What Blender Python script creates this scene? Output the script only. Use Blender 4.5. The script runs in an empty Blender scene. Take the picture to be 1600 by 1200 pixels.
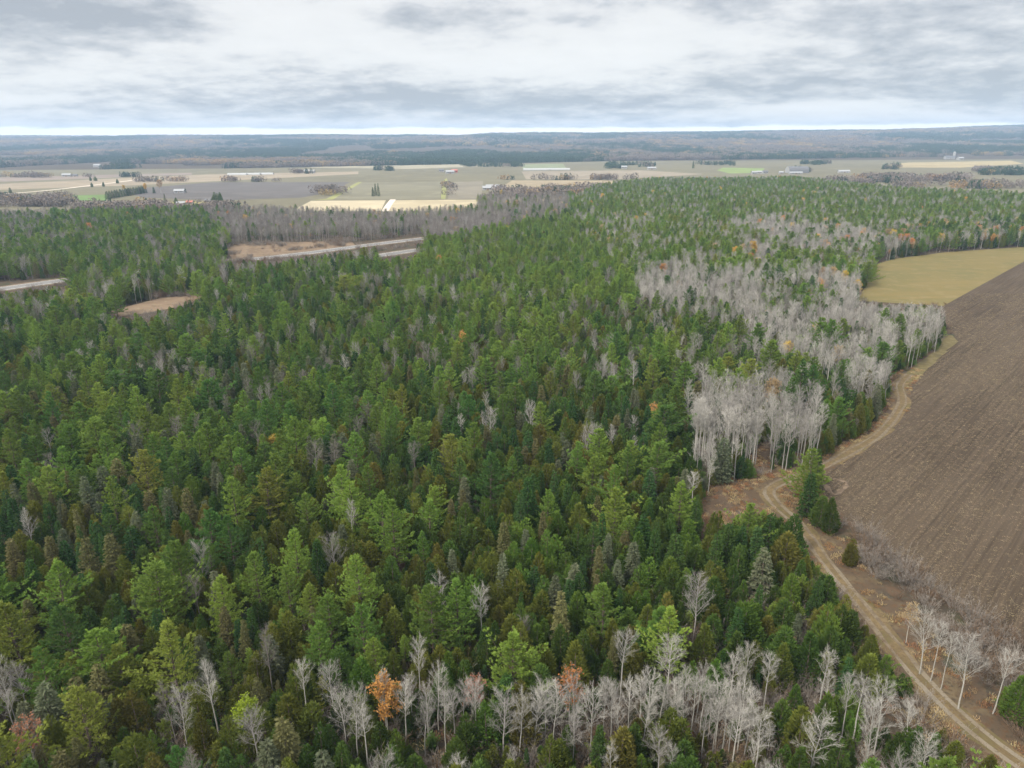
import bpy, math, random
import numpy as np
from mathutils import Matrix, Vector

# ------------------------------------------------------------------ camera, sky, sun
SC = bpy.context.scene
COL = SC.collection
H = 70.0
FPX = 1109.0
PITCH = math.radians(19.05)
ROLL = 0.005
FWD = np.array([0, math.cos(PITCH), -math.sin(PITCH)])
UP0 = np.array([0, math.sin(PITCH), math.cos(PITCH)])
RT0 = np.array([1.0, 0, 0])
RGT = RT0 * math.cos(ROLL) - UP0 * math.sin(ROLL)
UPV = UP0 * math.cos(ROLL) + RT0 * math.sin(ROLL)
EYE = np.array([0, 0, H])

cam_d = bpy.data.cameras.new('camera')
cam_d.sensor_width = 36
cam_d.lens = 36 * FPX / 1600
cam_d.clip_start = 0.5
cam_d.clip_end = 60000
cam = bpy.data.objects.new('camera', cam_d)
COL.objects.link(cam)
cam.matrix_world = Matrix((
    (RGT[0], UPV[0], -FWD[0], 0), (RGT[1], UPV[1], -FWD[1], 0), (RGT[2], UPV[2], -FWD[2], H), (0, 0, 0, 1)))
SC.camera = cam

SUN_EL, SUN_AZ = 46.0, -128.0        # azimuth from +Y towards +X
world = bpy.data.worlds.new('World')
SC.world = world
world.use_nodes = True
world.cycles.sampling_method = 'AUTOMATIC'


class NT:
    """small node-tree writer"""
    def __init__(s, nt):
        s.nt = nt
        nt.nodes.clear()

    def n(s, typ, ins=None, **kw):
        nd = s.nt.nodes.new(typ)
        for k, v in kw.items():
            setattr(nd, k, v)
        for k, v in (ins or {}).items():
            s.set(nd, k, v)
        return nd

    def set(s, nd, k, v):
        sock = nd.inputs[k]
        if hasattr(v, 'links') or isinstance(v, bpy.types.NodeSocket):
            s.nt.links.new(v, sock)
        elif isinstance(v, bpy.types.Node):
            s.nt.links.new(v.outputs[0], sock)
        else:
            sock.default_value = v

    def math(s, op, a, b=0.0, clamp=False):
        nd = s.n('ShaderNodeMath', operation=op, use_clamp=clamp)
        s.set(nd, 0, a)
        s.set(nd, 1, b)
        return nd.outputs[0]

    def noise(s, vec, scale, detail=4, rough=0.55, dist=0.0):
        nd = s.n('ShaderNodeTexNoise', {'Scale': scale, 'Detail': detail, 'Roughness': rough, 'Distortion': dist})
        if vec is not None:
            s.set(nd, 'Vector', vec)
        return nd.outputs['Fac']

    def ramp(s, fac, stops, interp='LINEAR'):
        nd = s.n('ShaderNodeValToRGB')
        nd.color_ramp.interpolation = interp
        el = nd.color_ramp.elements
        while len(el) < len(stops):
            el.new(0.5)
        for e, (p, c) in zip(el, stops):
            e.position = p
            e.color = c if len(c) == 4 else (*c, 1)
        s.set(nd, 0, fac)
        return nd.outputs[0]

    def mix(s, fac, a, b, mode='MIX'):
        nd = s.n('ShaderNodeMix', data_type='RGBA', blend_type=mode)
        s.set(nd, 0, fac)
        for i, v in ((6, a), (7, b)):
            if isinstance(v, tuple):
                v = v if len(v) == 4 else (*v, 1)
            s.set(nd, i, v)
        return nd.outputs[2]

    def maprange(s, v, a, b, c=0.0, d=1.0, smooth=False):
        nd = s.n('ShaderNodeMapRange', {1: a, 2: b, 3: c, 4: d})
        nd.clamp = True
        if smooth:
            nd.interpolation_type = 'SMOOTHSTEP'
        s.set(nd, 0, v)
        return nd.outputs[0]


def build_sky():
    t = NT(world.node_tree)
    tc = t.n('ShaderNodeTexCoord')
    sep = t.n('ShaderNodeSeparateXYZ', {0: tc.outputs['Generated']})
    x, y, z = sep.outputs
    zc = t.math('MAXIMUM', z, 0.0)
    den = t.math('ADD', zc, 0.19)
    comb = t.n('ShaderNodeCombineXYZ', {0: t.math('DIVIDE', x, den), 1: t.math('DIVIDE', y, den), 2: 3.7})
    plane = comb.outputs[0]
    big = t.noise(plane, 1.05, 8, 0.58, 0.1)
    fine = t.noise(plane, 4.6, 10, 0.62, 0.1)
    az = t.math('ARCTAN2', x, y)
    cov = t.math('ADD', t.math('MULTIPLY', big, 0.80), t.math('MULTIPLY', fine, 0.72))
    # the cloud banks of this sky: (azimuth deg, elevation deg, half widths, thickness)
    banks = [(-34, 7.6, 9, 1.9, .30), (-6, 8.2, 7, 1.3, .22), (14, 8.9, 6, 1.2, .15), (28, 6.5, 10, 2.4, .20), (0, 2.6, 40, 1.2, .20),
             (-20, 4.6, 14, 0.9, .12), (30, 3.6, 14, 1.5, .12), (-16, 8.0, 6, 2.2, -.22), (-2, 5.4, 12, 1.2, -.22), (8, 7.0, 8, 1.6, -.2), (-35, 2.6, 5, .35, -.35), (22, 2.0, 5, .3, -.4)]
    for a, e, wa, we, amp in banks:
        da = t.math('DIVIDE', t.math('SUBTRACT', az, math.radians(a)), math.radians(wa))
        de = t.math('DIVIDE', t.math('SUBTRACT', z, math.sin(math.radians(e))), math.radians(we))
        r2 = t.math('ADD', t.math('MULTIPLY', da, da), t.math('MULTIPLY', de, de))
        g = t.math('MULTIPLY', t.math('POWER', 2.718, t.math('MULTIPLY', r2, -1.0)), amp * .85)
        cov = t.math('ADD', cov, g)
    col = t.ramp(cov, [(0.45, (0.2856, 0.2822, 0.2762)), (.70, (0.2687, 0.2663, 0.2612)), (.79, (0.2417, 0.2411, 0.2396)), (.87, (0.1943, 0.1974, 0.2013)), (.95, (0.1563, 0.1621, 0.1697)), (1.0, (0.1310, 0.1378, 0.1473))])
    # an overcast dome is brighter overhead than near the horizon
    cie = t.math('ADD', 1.0, t.math('MULTIPLY', t.math('MAXIMUM', t.math('SUBTRACT', z, 0.16), 0.0), 2.3))
    col = t.mix(1.0, col, t.n('ShaderNodeCombineColor', {0: cie, 1: cie, 2: cie}).outputs[0], 'MULTIPLY')
    # the cloud deck ends above the far hills: a clear pale strip along the horizon
    wob = t.math('ADD', z, t.math('MULTIPLY', t.math('SUBTRACT', t.math('ADD', t.math('MULTIPLY', big, .6), t.math('MULTIPLY', fine, .4)), 0.5), 0.018))
    strip = t.maprange(wob, 0.0120, 0.0150, 1.0, 0.0, True)
    col = t.mix(strip, col, (.50, .485, .455))
    sky = t.n('ShaderNodeTexSky', sky_type='NISHITA')
    sky.sun_disc = False
    sky.sun_elevation = math.radians(SUN_EL)
    sky.sun_rotation = math.radians(SUN_AZ)
    blue = t.mix(1.0, sky.outputs[0], (0.1, 0.1, 0.1), 'MULTIPLY')
    col = t.mix(0.96, blue, col)
    bg = t.n('ShaderNodeBackground', {'Color': col, 'Strength': 1.0})
    t.n('ShaderNodeOutputWorld', {0: bg.outputs[0]})


build_sky()
sun_d = bpy.data.lights.new('sun', 'SUN')
sun_d.energy = 1.5
sun_d.angle = math.radians(11)
sun_d.color = (1.0, 0.94, 0.84)
sun = bpy.data.objects.new('sun', sun_d)
COL.objects.link(sun)
_e, _a = math.radians(SUN_EL), math.radians(SUN_AZ)
to_sun = Vector((math.cos(_e) * math.sin(_a), math.cos(_e) * math.cos(_a), math.sin(_e)))
sun.rotation_euler = to_sun.to_track_quat('Z', 'Y').to_euler()

SC.view_settings.view_transform = 'Standard'
SC.view_settings.look = 'None'
SC.view_settings.gamma = 1
SC.view_settings.use_curve_mapping = False
SC.view_settings.exposure = 1.7
SC.render.engine = 'CYCLES'
SC.cycles.max_bounces = 4
SC.cycles.diffuse_bounces = 2
SC.cycles.transmission_bounces = 3
SC.cycles.volume_bounces = 1
SC.cycles.transparent_max_bounces = 4
SC.cycles.use_denoising = True
SC.cycles.sample_clamp_indirect = 4
SC.cycles.caustics_reflective = False
SC.cycles.caustics_refractive = False
SC.cycles.use_fast_gi = False

# ------------------------------------------------------------------ geometry helpers
rng = np.random.default_rng(11)
random.seed(11)


def ray(px, py):
    d = FWD + (px - 800) / FPX * RGT - (py - 600) / FPX * UPV
    return d


def at(px, py, z=0.0):
    d = ray(px, py)
    k = (z - H) / d[2]
    return np.array([d[0] * k, d[1] * k, z])


def proj(P):
    """world points (n,3) -> photo pixels (1600 wide) and distance"""
    v = np.asarray(P, float) - EYE
    dz = v @ FWD
    dz = np.where(dz < 1, 1, dz)
    return np.stack([800 + FPX * (v @ RGT) / dz, 600 - FPX * (v @ UPV) / dz], -1), dz


def inside(poly, pts):
    poly = np.asarray(poly, float)
    x, y = pts[:, 0], pts[:, 1]
    r = np.zeros(len(pts), bool)
    j = len(poly) - 1
    for i in range(len(poly)):
        xi, yi = poly[i]
        xj, yj = poly[j]
        c = ((yi > y) != (yj > y))
        with np.errstate(divide='ignore', invalid='ignore'):
            r ^= c & (x < (xj - xi) * (y - yi) / (yj - yi + 1e-12) + xi)
        j = i
    return r


def vnoise(x, y, seed=0):
    """smooth value noise, vectorised"""
    xi, yi = np.floor(x).astype(np.int64), np.floor(y).astype(np.int64)
    fx, fy = x - xi, y - yi
    fx, fy = fx * fx * (3 - 2 * fx), fy * fy * (3 - 2 * fy)

    def h(a, b):
        n = (a * 374761393 + b * 668265263 + seed * 974634777) & 0x7fffffff
        n = ((n ^ (n >> 13)) * 1274126177) & 0x7fffffff
        return ((n ^ (n >> 16)) & 0xffff) / 65535.0
    return (h(xi, yi) * (1 - fx) + h(xi + 1, yi) * fx) * (1 - fy) + (h(xi, yi + 1) * (1 - fx) + h(xi + 1, yi + 1) * fx) * fy


def fbm(x, y, seed=0, o=4):
    s, a, t = 0, 0.5, 0
    for i in range(o):
        s = s + a * vnoise(x * 2 ** i, y * 2 ** i, seed + i)
        t += a
        a *= 0.5
    return s / t


def mesh_obj(name, verts, faces, mats, parent=None, link=True, mat_idx=None, smooth=False, attrs=None):
    me = bpy.data.meshes.new(name)
    me.from_pydata([tuple(map(float, v)) for v in verts], [], [tuple(int(i) for i in f) for f in faces])
    for m in mats:
        me.materials.append(m)
    if mat_idx is not None:
        me.polygons.foreach_set('material_index', np.asarray(mat_idx, np.int32))
    if smooth:
        me.polygons.foreach_set('use_smooth', np.ones(len(me.polygons), bool))
    for k, v in (attrs or {}).items():
        a = me.attributes.new(k, 'FLOAT', 'FACE')
        a.data.foreach_set('value', np.asarray(v, np.float32))
    o = bpy.data.objects.new(name, me)
    if link:
        COL.objects.link(o)
    if parent is not None:
        o.parent = parent
    return o


def tag(o, label, cat=None, group=None, kind=None):
    o['label'] = label
    if cat:
        o['category'] = cat
    if group:
        o['group'] = group
    if kind:
        o['kind'] = kind
    return o


def empty(name, loc, rz=0.0):
    o = bpy.data.objects.new(name, None)
    COL.objects.link(o)
    o.location = loc
    o.rotation_euler = (0, 0, rz)
    o.empty_display_size = 0.5
    return o


# ------------------------------------------------------------------ materials
def new_mat(name):
    m = bpy.data.materials.new(name)
    m.use_nodes = True
    return m, NT(m.node_tree)


def foliage_mat(name, c0, c1, c2, trans=0.42, hue=0.5):
    """leaf colours: random per tree between c0 and c1, per tuft towards c2"""
    m, t = new_mat(name)
    oi = t.n('ShaderNodeObjectInfo')
    at_ = t.n('ShaderNodeAttribute', attribute_name='tint')
    geo = t.n('ShaderNodeNewGeometry')
    stand = t.noise(geo.outputs['Position'], 0.012, 2)
    r = t.math('ADD', t.math('MULTIPLY', oi.outputs['Random'], 0.75), t.math('MULTIPLY', t.maprange(stand, .3, .7), 0.3), True)
    c = t.mix(r, c0, c1)
    c = t.mix(t.math('MULTIPLY', at_.outputs['Fac'], 0.55), c, c2)
    hsv = t.n('ShaderNodeHueSaturation', {'Color': c, 'Hue': t.math('ADD', 0.485, t.math('MULTIPLY', t.math('FRACT', t.math('MULTIPLY', oi.outputs['Random'], 7.31)), 0.03)),
                                          'Value': t.math('ADD', 0.78, t.math('MULTIPLY', t.math('FRACT', t.math('MULTIPLY', oi.outputs['Random'], 13.7)), 0.45))})
    p = t.n('ShaderNodeBsdfPrincipled', {'Base Color': hsv.outputs[0], 'Roughness': 0.7, 'Specular IOR Level': 0.05})
    tr = t.n('ShaderNodeBsdfTranslucent', {'Color': hsv.outputs[0]})
    ms = t.n('ShaderNodeMixShader', {0: trans, 1: p.outputs[0], 2: tr.outputs[0]})
    t.n('ShaderNodeOutputMaterial', {0: ms.outputs[0]})
    return m


def bark_mat(name, c0, c1, scale=3.0):
    m, t = new_mat(name)
    tc = t.n('ShaderNodeTexCoord')
    oi = t.n('ShaderNodeObjectInfo')
    n = t.noise(tc.outputs['Object'], scale, 5, 0.6)
    c = t.mix(t.maprange(n, .35, .68), c0, c1)
    hsv = t.n('ShaderNodeHueSaturation', {'Color': c, 'Value': t.math('ADD', 0.8, t.math('MULTIPLY', oi.outputs['Random'], 0.4))})
    p = t.n('ShaderNodeBsdfPrincipled', {'Base Color': hsv.outputs[0], 'Roughness': 0.85, 'Specular IOR Level': 0.15})
    t.n('ShaderNodeOutputMaterial', {0: p.outputs[0]})
    return m


def ground_mat(name, layers, bump=0.3, bscale=2.0, rough=0.95, bdist=0.1):
    """layers: first a colour, then (colour, noise scale, lo, hi, detail)"""
    m, t = new_mat(name)
    geo = t.n('ShaderNodeNewGeometry')
    pos = geo.outputs['Position']
    c = (*layers[0], 1)
    for col, sc, lo, hi, det in layers[1:]:
        c = t.mix(t.maprange(t.noise(pos, sc, det, .6), lo, hi, 0, 1, True), c, col)
    p = t.n('ShaderNodeBsdfPrincipled', {'Base Color': c, 'Roughness': rough, 'Specular IOR Level': 0.1})
    if bump:
        b = t.n('ShaderNodeBump', {'Strength': bump, 'Distance': bdist, 'Height': t.noise(pos, bscale, 5, .65)})
        t.set(p, 'Normal', b.outputs[0])
    t.n('ShaderNodeOutputMaterial', {0: p.outputs[0]})
    return m


def plain_mat(name, col, rough=0.6, var=0.12, scale=1.5, metal=0.0):
    m, t = new_mat(name)
    tc = t.n('ShaderNodeTexCoord')
    n = t.noise(tc.outputs['Object'], scale, 4)
    c = t.mix(t.maprange(n, .3, .7), tuple(v * (1 - var) for v in col), tuple(min(1, v * (1 + var)) for v in col))
    p = t.n('ShaderNodeBsdfPrincipled', {'Base Color': c, 'Roughness': rough, 'Metallic': metal, 'Specular IOR Level': 0.3})
    t.n('ShaderNodeOutputMaterial', {0: p.outputs[0]})
    return m


# tones per species:  (word used in labels, material)
TONES = {
    'pine': [('bright green', foliage_mat('pine_bright', (.142, .235, .036), (.182, .268, .042), (.265, .340, .075))),
             ('mid green', foliage_mat('pine_mid', (.100, .188, .034), (.130, .215, .038), (.200, .282, .060))),
             ('deep green', foliage_mat('pine_deep', (.066, .146, .032), (.086, .170, .038), (.140, .225, .054))),
             ('yellowish green', foliage_mat('pine_yellow', (.185, .225, .036), (.212, .245, .042), (.28, .305, .070)))],
    'cedar': [('olive', foliage_mat('cedar_olive', (.100, .124, .022), (.128, .146, .026), (.180, .195, .040))),
              ('dark green', foliage_mat('cedar_dark', (.054, .100, .020), (.072, .120, .024), (.115, .165, .038))),
              ('bronze tinged', foliage_mat('cedar_bronze', (.118, .118, .025), (.138, .132, .028), (.185, .175, .042))),
              ('fresh green', foliage_mat('cedar_fresh', (.076, .145, .023), (.100, .170, .027), (.155, .220, .042)))],
    'spruce': [('blue green', foliage_mat('spruce_blue', (.034, .082, .024), (.047, .100, .029), (.074, .128, .040))),
               ('dark green', foliage_mat('spruce_dark', (.038, .086, .021), (.052, .104, .025), (.080, .135, .036))),
               ('greyish green', foliage_mat('spruce_grey', (.118, .142, .080), (.140, .158, .092), (.175, .188, .115))),
               ('brownish', foliage_mat('spruce_brown', (.130, .128, .052), (.152, .142, .060), (.178, .170, .074)))],
    'aspen': [('pale grey', bark_mat('aspen_pale', (.30, .284, .252), (.42, .40, .36), 2.0)),
              ('mid grey', bark_mat('aspen_mid', (.225, .21, .19), (.315, .295, .27), 2.0)),
              ('mauve grey', bark_mat('aspen_mauve', (.165, .147, .132), (.235, .21, .19), 2.0))],
    'gold': [('orange', foliage_mat('leaf_orange', (.42, .19, .045), (.50, .25, .07), (.60, .34, .12), .35)),
             ('golden yellow', foliage_mat('leaf_gold', (.46, .29, .035), (.55, .36, .05), (.62, .44, .09), .35)),
             ('buff', foliage_mat('leaf_buff', (.34, .24, .12), (.40, .29, .15), (.46, .35, .20), .35)),
             ('lime green', foliage_mat('leaf_lime', (.20, .30, .02), (.25, .36, .03), (.33, .42, .05), .35)),
             ('rust red', foliage_mat('leaf_rust', (.22, .10, .06), (.26, .13, .08), (.32, .17, .10), .35))],
    'brush': [('grey brown', bark_mat('brush_grey', (.16, .138, .118), (.25, .22, .19), 2.0)),
              ('brown', bark_mat('brush_brown', (.12, .082, .055), (.19, .13, .085), 2.0))],
}
BARK = bark_mat('conifer_bark', (.085, .065, .052), (.16, .125, .10), 4.0)
DEADWOOD = bark_mat('dead_branch', (.20, .18, .165), (.30, .275, .25), 4.0)
ASPEN_BARK = TONES['aspen'][0][1]

# ------------------------------------------------------------------ tree meshes (numpy)


def unit(v):
    return v / (np.linalg.norm(v, axis=-1, keepdims=True) + 1e-9)


class TM:
    """collects quads and tubes"""
    def __init__(s):
        s.v, s.f, s.m, s.t, s.n = [], [], [], [], 0

    def kites(s, base, d, length, width, mat=0, tint=None, side=None):
        """leaf sprays: a four-cornered blade from base along d"""
        n = len(base)
        d = unit(d)
        if side is None:
            side = unit(np.cross(d, rng.normal(size=(n, 3))))
        L = np.broadcast_to(np.asarray(length, float).reshape(-1, 1), (n, 1))
        W = np.broadcast_to(np.asarray(width, float).reshape(-1, 1), (n, 1))
        mid = base + d * L * 0.55
        q = np.stack([base, mid + side * W * .5, base + d * L, mid - side * W * .5], 1).reshape(-1, 3)
        s.v.append(q)
        s.f.append(np.arange(4 * n).reshape(n, 4) + s.n)
        s.n += 4 * n
        s.m.append(np.full(n, mat))
        s.t.append(rng.random(n) if tint is None else tint)

    def tube(s, pts, rad, k=4, mat=0):
        pts = np.asarray(pts, float)
        m = len(pts)
        tan = unit(np.gradient(pts, axis=0))
        ref = np.array([1.0, 0.13, 0.07]) if abs(tan[0][0]) < .8 else np.array([0.1, 1.0, 0.05])
        u = unit(np.cross(tan, ref))
        w = np.cross(tan, u)
        a = np.arange(k) * 2 * math.pi / k
        ring = pts[:, None, :] + (u[:, None, :] * np.cos(a)[None, :, None] + w[:, None, :] * np.sin(a)[None, :, None]) * np.asarray(rad, float)[:, None, None]
        s.v.append(ring.reshape(-1, 3))
        i = np.arange(m - 1)[:, None] * k
        j = np.arange(k)[None, :]
        jn = (j + 1) % k
        q = np.stack([i + j, i + jn, i + k + jn, i + k + j], -1).reshape(-1, 4) + s.n
        s.f.append(q)
        s.n += m * k
        s.m.append(np.full(len(q), mat))
        s.t.append(np.zeros(len(q)))

    def mesh(s, name, mats):
        v = np.concatenate(s.v).astype(np.float32)
        f = np.concatenate(s.f).astype(np.int32)
        me = bpy.data.meshes.new(name)
        me.vertices.add(len(v))
        me.vertices.foreach_set('co', v.ravel())
        me.loops.add(f.size)
        me.loops.foreach_set('vertex_index', f.ravel())
        me.polygons.add(len(f))
        me.polygons.foreach_set('loop_start', np.arange(len(f), dtype=np.int32) * 4)
        try:
            me.polygons.foreach_set('loop_total', np.full(len(f), 4, np.int32))
        except Exception:
            pass
        for m in mats:
            me.materials.append(m)
        me.polygons.foreach_set('material_index', np.concatenate(s.m).astype(np.int32))
        a = me.attributes.new('tint', 'FLOAT', 'FACE')
        a.data.foreach_set('value', np.concatenate(s.t).astype(np.float32))
        me.update()
        me.validate()
        return me

    def join(s, o, mat_shift=0):
        for v, f, m, t in zip(o.v, o.f, o.m, o.t):
            s.v.append(v)
        off = s.n
        for f in o.f:
            s.f.append(f + off)
        s.m += [m + mat_shift for m in o.m]
        s.t += o.t
        s.n += o.n
        return s


def gen_pine(h, r, seed, ragged=1.0, low=0.2, step=.082):
    """white pine: separate tiers of upswept plumed boughs narrowing to a leader"""
    global rng
    rng = np.random.default_rng(seed)
    tr, cr = TM(), TM()
    bend = rng.normal(0, .012, 2) * h
    zz = np.linspace(0, h * .97, 9)
    axis = np.stack([bend[0] * (zz / h) ** 2, bend[1] * (zz / h) ** 2, zz], 1)
    tr.tube(axis, np.linspace(.17, .02, 9) * h / 12, 6)
    z = h * low
    lop = rng.random() * 6.28
    while z < h * .97:
        t = (z / h - low) / (1 - low)
        prof = (1 - t) ** 1.04 * min(1.0, .74 + 1.6 * t) + .03
        nb = int(rng.integers(6, 9)) if t < .8 else 5
        ph = rng.random() * 6.28
        for b in range(nb):
            a = ph + b * 6.283 / nb + rng.normal(0, .16)
            L = r * prof * rng.uniform(.66, 1.12) * (1 + .13 * math.cos(a - lop)) * (1 + (rng.random() < .12) * .35 * ragged) * (1 - (rng.random() < .16) * .5)
            rise = -.04 + .62 * t ** 1.3 + rng.normal(0, .07)
            d = np.array([math.cos(a), math.sin(a), rise])
            c = np.array([axis[-1][0] * t, axis[-1][1] * t, z + rng.normal(0, .10)])
            k = np.linspace(0, 1, 4)[:, None]
            up = .24 + .2 * rng.random()
            bp = c + d * L * k + np.array([0, 0, 1]) * (k ** 2) * L * up
            if L > .8:
                tr.tube(bp, np.linspace(.035, .008, 4) * h / 12, 3)
            nt = int(6 + L * 7.4)
            tt = .16 + .86 * rng.random(nt) ** .75
            side = np.array([-math.sin(a), math.cos(a), 0])
            lat = rng.uniform(-1, 1, nt) * (.15 * L + .10) * np.sin(np.clip(tt, 0, 1) * 2.7)
            pc = c + d * (L * tt)[:, None] + np.array([0, 0, 1]) * (tt ** 2 * L * up)[:, None] + side * lat[:, None] + rng.normal(0, .05, (nt, 3))
            nk = 6
            base = np.repeat(pc, nk, 0)
            od = unit(np.array([math.cos(a), math.sin(a), .10]) + side * np.sign(lat)[:, None] * .45)
            dd = np.repeat(od, nk, 0) * .9 + rng.normal(0, .30, (nt * nk, 3)) + np.array([0, 0, .34])
            tint = np.repeat(np.clip(rng.random(nt) * .9 + .1, 0, 1), nk)
            cr.kites(base, dd, rng.uniform(.26, .52, nt * nk), rng.uniform(.08, .145, nt * nk), 0, tint)
        z += h * step * rng.uniform(.8, 1.2) * (1 - .35 * t)
    n = 22
    base = np.stack([np.full(n, axis[-1][0]), np.full(n, axis[-1][1]), rng.uniform(h * .92, h * .98, n)], 1)
    cr.kites(base, rng.normal(0, .3, (n, 3)) + np.array([0, 0, .9]), .5, .12)
    return tr, cr


def gen_cedar(h, r, seed, n=1900, sharp=1.0, forks=1):
    """dense flame-shaped cedar"""
    global rng
    rng = np.random.default_rng(seed)
    tr, cr = TM(), TM()
    tr.tube([(0, 0, 0), (0, 0, h * .45), (0, 0, h * .85)], [.13, .09, .03], 6)
    tops = [(0, 0, 1.0)] + [(rng.normal(0, .34) * r, rng.normal(0, .34) * r, rng.uniform(.72, .93)) for _ in range(forks - 1)]
    for ox, oy, hs in tops:
        m = int(n / len(tops))
        hh = h * hs
        t = 1 - rng.random(m) ** .62           # more blades low down where it is wide
        t = np.clip(.07 + .93 * t, 0, 1)
        prof = np.where(t < .28, .62 + 1.36 * t, np.clip((1 - t) / .72, 0, 1) ** (.62 * sharp))
        a = rng.random(m) * 6.283
        lump = 1 + .13 * np.sin(a * 3 + t * 9 + seed) + .10 * np.sin(a * 5 - t * 17 + seed * 2) + rng.normal(0, .06, m)
        rr = r * prof * lump * (rng.uniform(.45, 1.0, m) ** .38) * (.8 if len(tops) > 1 else 1)
        base = np.stack([ox + rr * np.cos(a), oy + rr * np.sin(a), t * hh - .15], 1)
        rad = np.stack([np.cos(a), np.sin(a), np.zeros(m)], 1)
        d = rad * .62 + np.array([0, 0, .85]) + rng.normal(0, .32, (m, 3))
        sd = unit(np.cross(d, rad) + rng.normal(0, .6, (m, 3)))
        clump = (np.sin(a * 6 + t * 21) * .5 + .5) * .6 + rng.random(m) * .4
        cr.kites(base, d, rng.uniform(.34, .64, m), rng.uniform(.16, .28, m), 0, clump, sd)
        k = 14
        cr.kites(np.tile([ox, oy, hh * .93], (k, 1)) + rng.normal(0, .08, (k, 3)), rng.normal(0, .25, (k, 3)) + [0, 0, 1], .6, .18)
    return tr, cr


def gen_spruce(h, r, seed, droop=.25, dense=1.0, low=.08, thin=0.0):
    global rng
    rng = np.random.default_rng(seed)
    tr, cr = TM(), TM()
    zz = np.linspace(0, h * .98, 7)
    tr.tube(np.stack([zz * 0, zz * 0, zz], 1), np.linspace(.13, .015, 7) * h / 10, 6)
    z = h * low
    while z < h * .97:
        t = (z / h - low) / (1 - low)
        prof = (1 - t) ** (.82) * (.72 + .28 * min(1, t / .12)) + .03
        nb = rng.integers(7, 10) if t < .8 else 6
        ph = rng.random() * 6.28
        for b in range(nb):
            if rng.random() < thin:
                continue
            a = ph + b * 6.283 / nb + rng.normal(0, .15)
            L = r * prof * rng.uniform(.72, 1.12)
            d = np.array([math.cos(a), math.sin(a), -.28 * (1 - t) + .35 * t])
            c = np.array([0, 0, z + rng.normal(0, .05)])
            if L > .9:
                tr.tube(np.array([c, c + d * L * .5, c + d * L + [0, 0, .1 * L]]), [.03, .018, .006], 3)
            nt = int((7 + L * 9) * dense)
            tt = .12 + .9 * rng.random(nt) ** .75
            side = np.array([-math.sin(a), math.cos(a), 0])
            lat = rng.uniform(-1, 1, nt) * .30 * L * (1.1 - tt)
            pc = c + d * (L * tt)[:, None] + np.array([0, 0, 1]) * (tt ** 2 * L * .12)[:, None] + side * lat[:, None]
            dd = np.array([math.cos(a), math.sin(a), -droop]) + side * (np.sign(lat) * .55)[:, None] + rng.normal(0, .3, (nt, 3))
            cr.kites(pc, dd, rng.uniform(.3, .55, nt), rng.uniform(.13, .22, nt), 0)
        z += h * .043 * rng.uniform(.85, 1.15)
    n = 18
    cr.kites(np.stack([np.zeros(n), np.zeros(n), rng.uniform(h * .9, h * .97, n)], 1), rng.normal(0, .3, (n, 3)) + [0, 0, 1], .45, .1)
    return tr, cr


def gen_aspen(h, r, seed, low=.42, nl=24, leaves=0, twig=.0145, fork=0, leafsize=.34, leaf_t=0.0):
    """leafless broadleaf: trunk, limbs, twigs; leaves > 0 keeps some foliage"""
    global rng
    rng = np.random.default_rng(seed)
    tr, cr, lf = TM(), TM(), TM()
    zz = np.linspace(0, 1, 9)
    w = rng.normal(0, .02, 2) * h
    wig = np.cumsum(rng.normal(0, .007 * h, (9, 2)), 0)
    wig -= wig[0]
    axis = np.stack([w[0] * zz ** 2 + wig[:, 0] * .5, w[1] * zz ** 2 + wig[:, 1] * .5, zz * h * .95], 1)
    tr.tube(axis, (.105 * (1 - zz) ** .8 + .016) * h / 13, 6)
    tips, dirs = [], []
    for i in range(nl):
        t = low + (.97 - low) * ((i + rng.random()) / nl) ** .9
        c = np.array([np.interp(t, zz, axis[:, k]) for k in range(3)])
        a = i * 2.4 + rng.normal(0, .5)
        u = (t - low) / (1 - low)
        L = r * 1.25 * (1.0 - .62 * u) * (.5 + .5 * min(1, u / .2)) * rng.uniform(.7, 1.2)
        d = unit(np.array([math.cos(a), math.sin(a), rng.uniform(.8, 1.6)]))
        k = np.linspace(0, 1, 5)[:, None]
        bp = c + d * L * k + np.array([0, 0, 1]) * k ** 2 * L * .16 + np.cumsum(rng.normal(0, .022 * L, (5, 3)), 0) * (k > 0)
        cr.tube(bp, np.linspace(.034, .009, 5) * h / 13 * (1.25 - .5 * u), 3)
        ns = int(4 + L * 2.6)
        for j in range(ns):
            q = .25 + .75 * (j + rng.random()) / ns
            sp = np.array([np.interp(q, k[:, 0], bp[:, m]) for m in range(3)])
            sd = unit(d + rng.normal(0, .5, 3) + np.array([0, 0, .25]))
            sl = L * .42 * rng.uniform(.6, 1.2) * (1.15 - .5 * q)
            mid = sp + sd * sl * .5 + rng.normal(0, .04, 3)
            end = sp + sd * sl + np.array([0, 0, .12 * sl])
            cr.tube(np.array([sp, mid, end]), np.array([.013, .010, .005]) * h / 13, 3)
            nt = 8
            b = sp + (end - sp) * rng.uniform(.15, 1, nt)[:, None]
            td = sd + rng.normal(0, .48, (nt, 3)) + np.array([0, 0, .3])
            cr.kites(b, td, rng.uniform(.35, .85, nt), twig * rng.uniform(.7, 1.3, nt))
            tips.append(b + unit(td) * .3)
    if leaves:
        P = np.concatenate(tips)
        hz = P[:, 2] / h
        P = P[hz > leaf_t]
        pick = P[rng.integers(0, len(P), leaves)] + rng.normal(0, .13, (leaves, 3))
        lf.kites(pick, rng.normal(0, 1, (leaves, 3)), leafsize * rng.uniform(.6, 1.2, leaves), leafsize * .8 * rng.uniform(.6, 1.1, leaves))
    return tr, cr, lf


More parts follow.
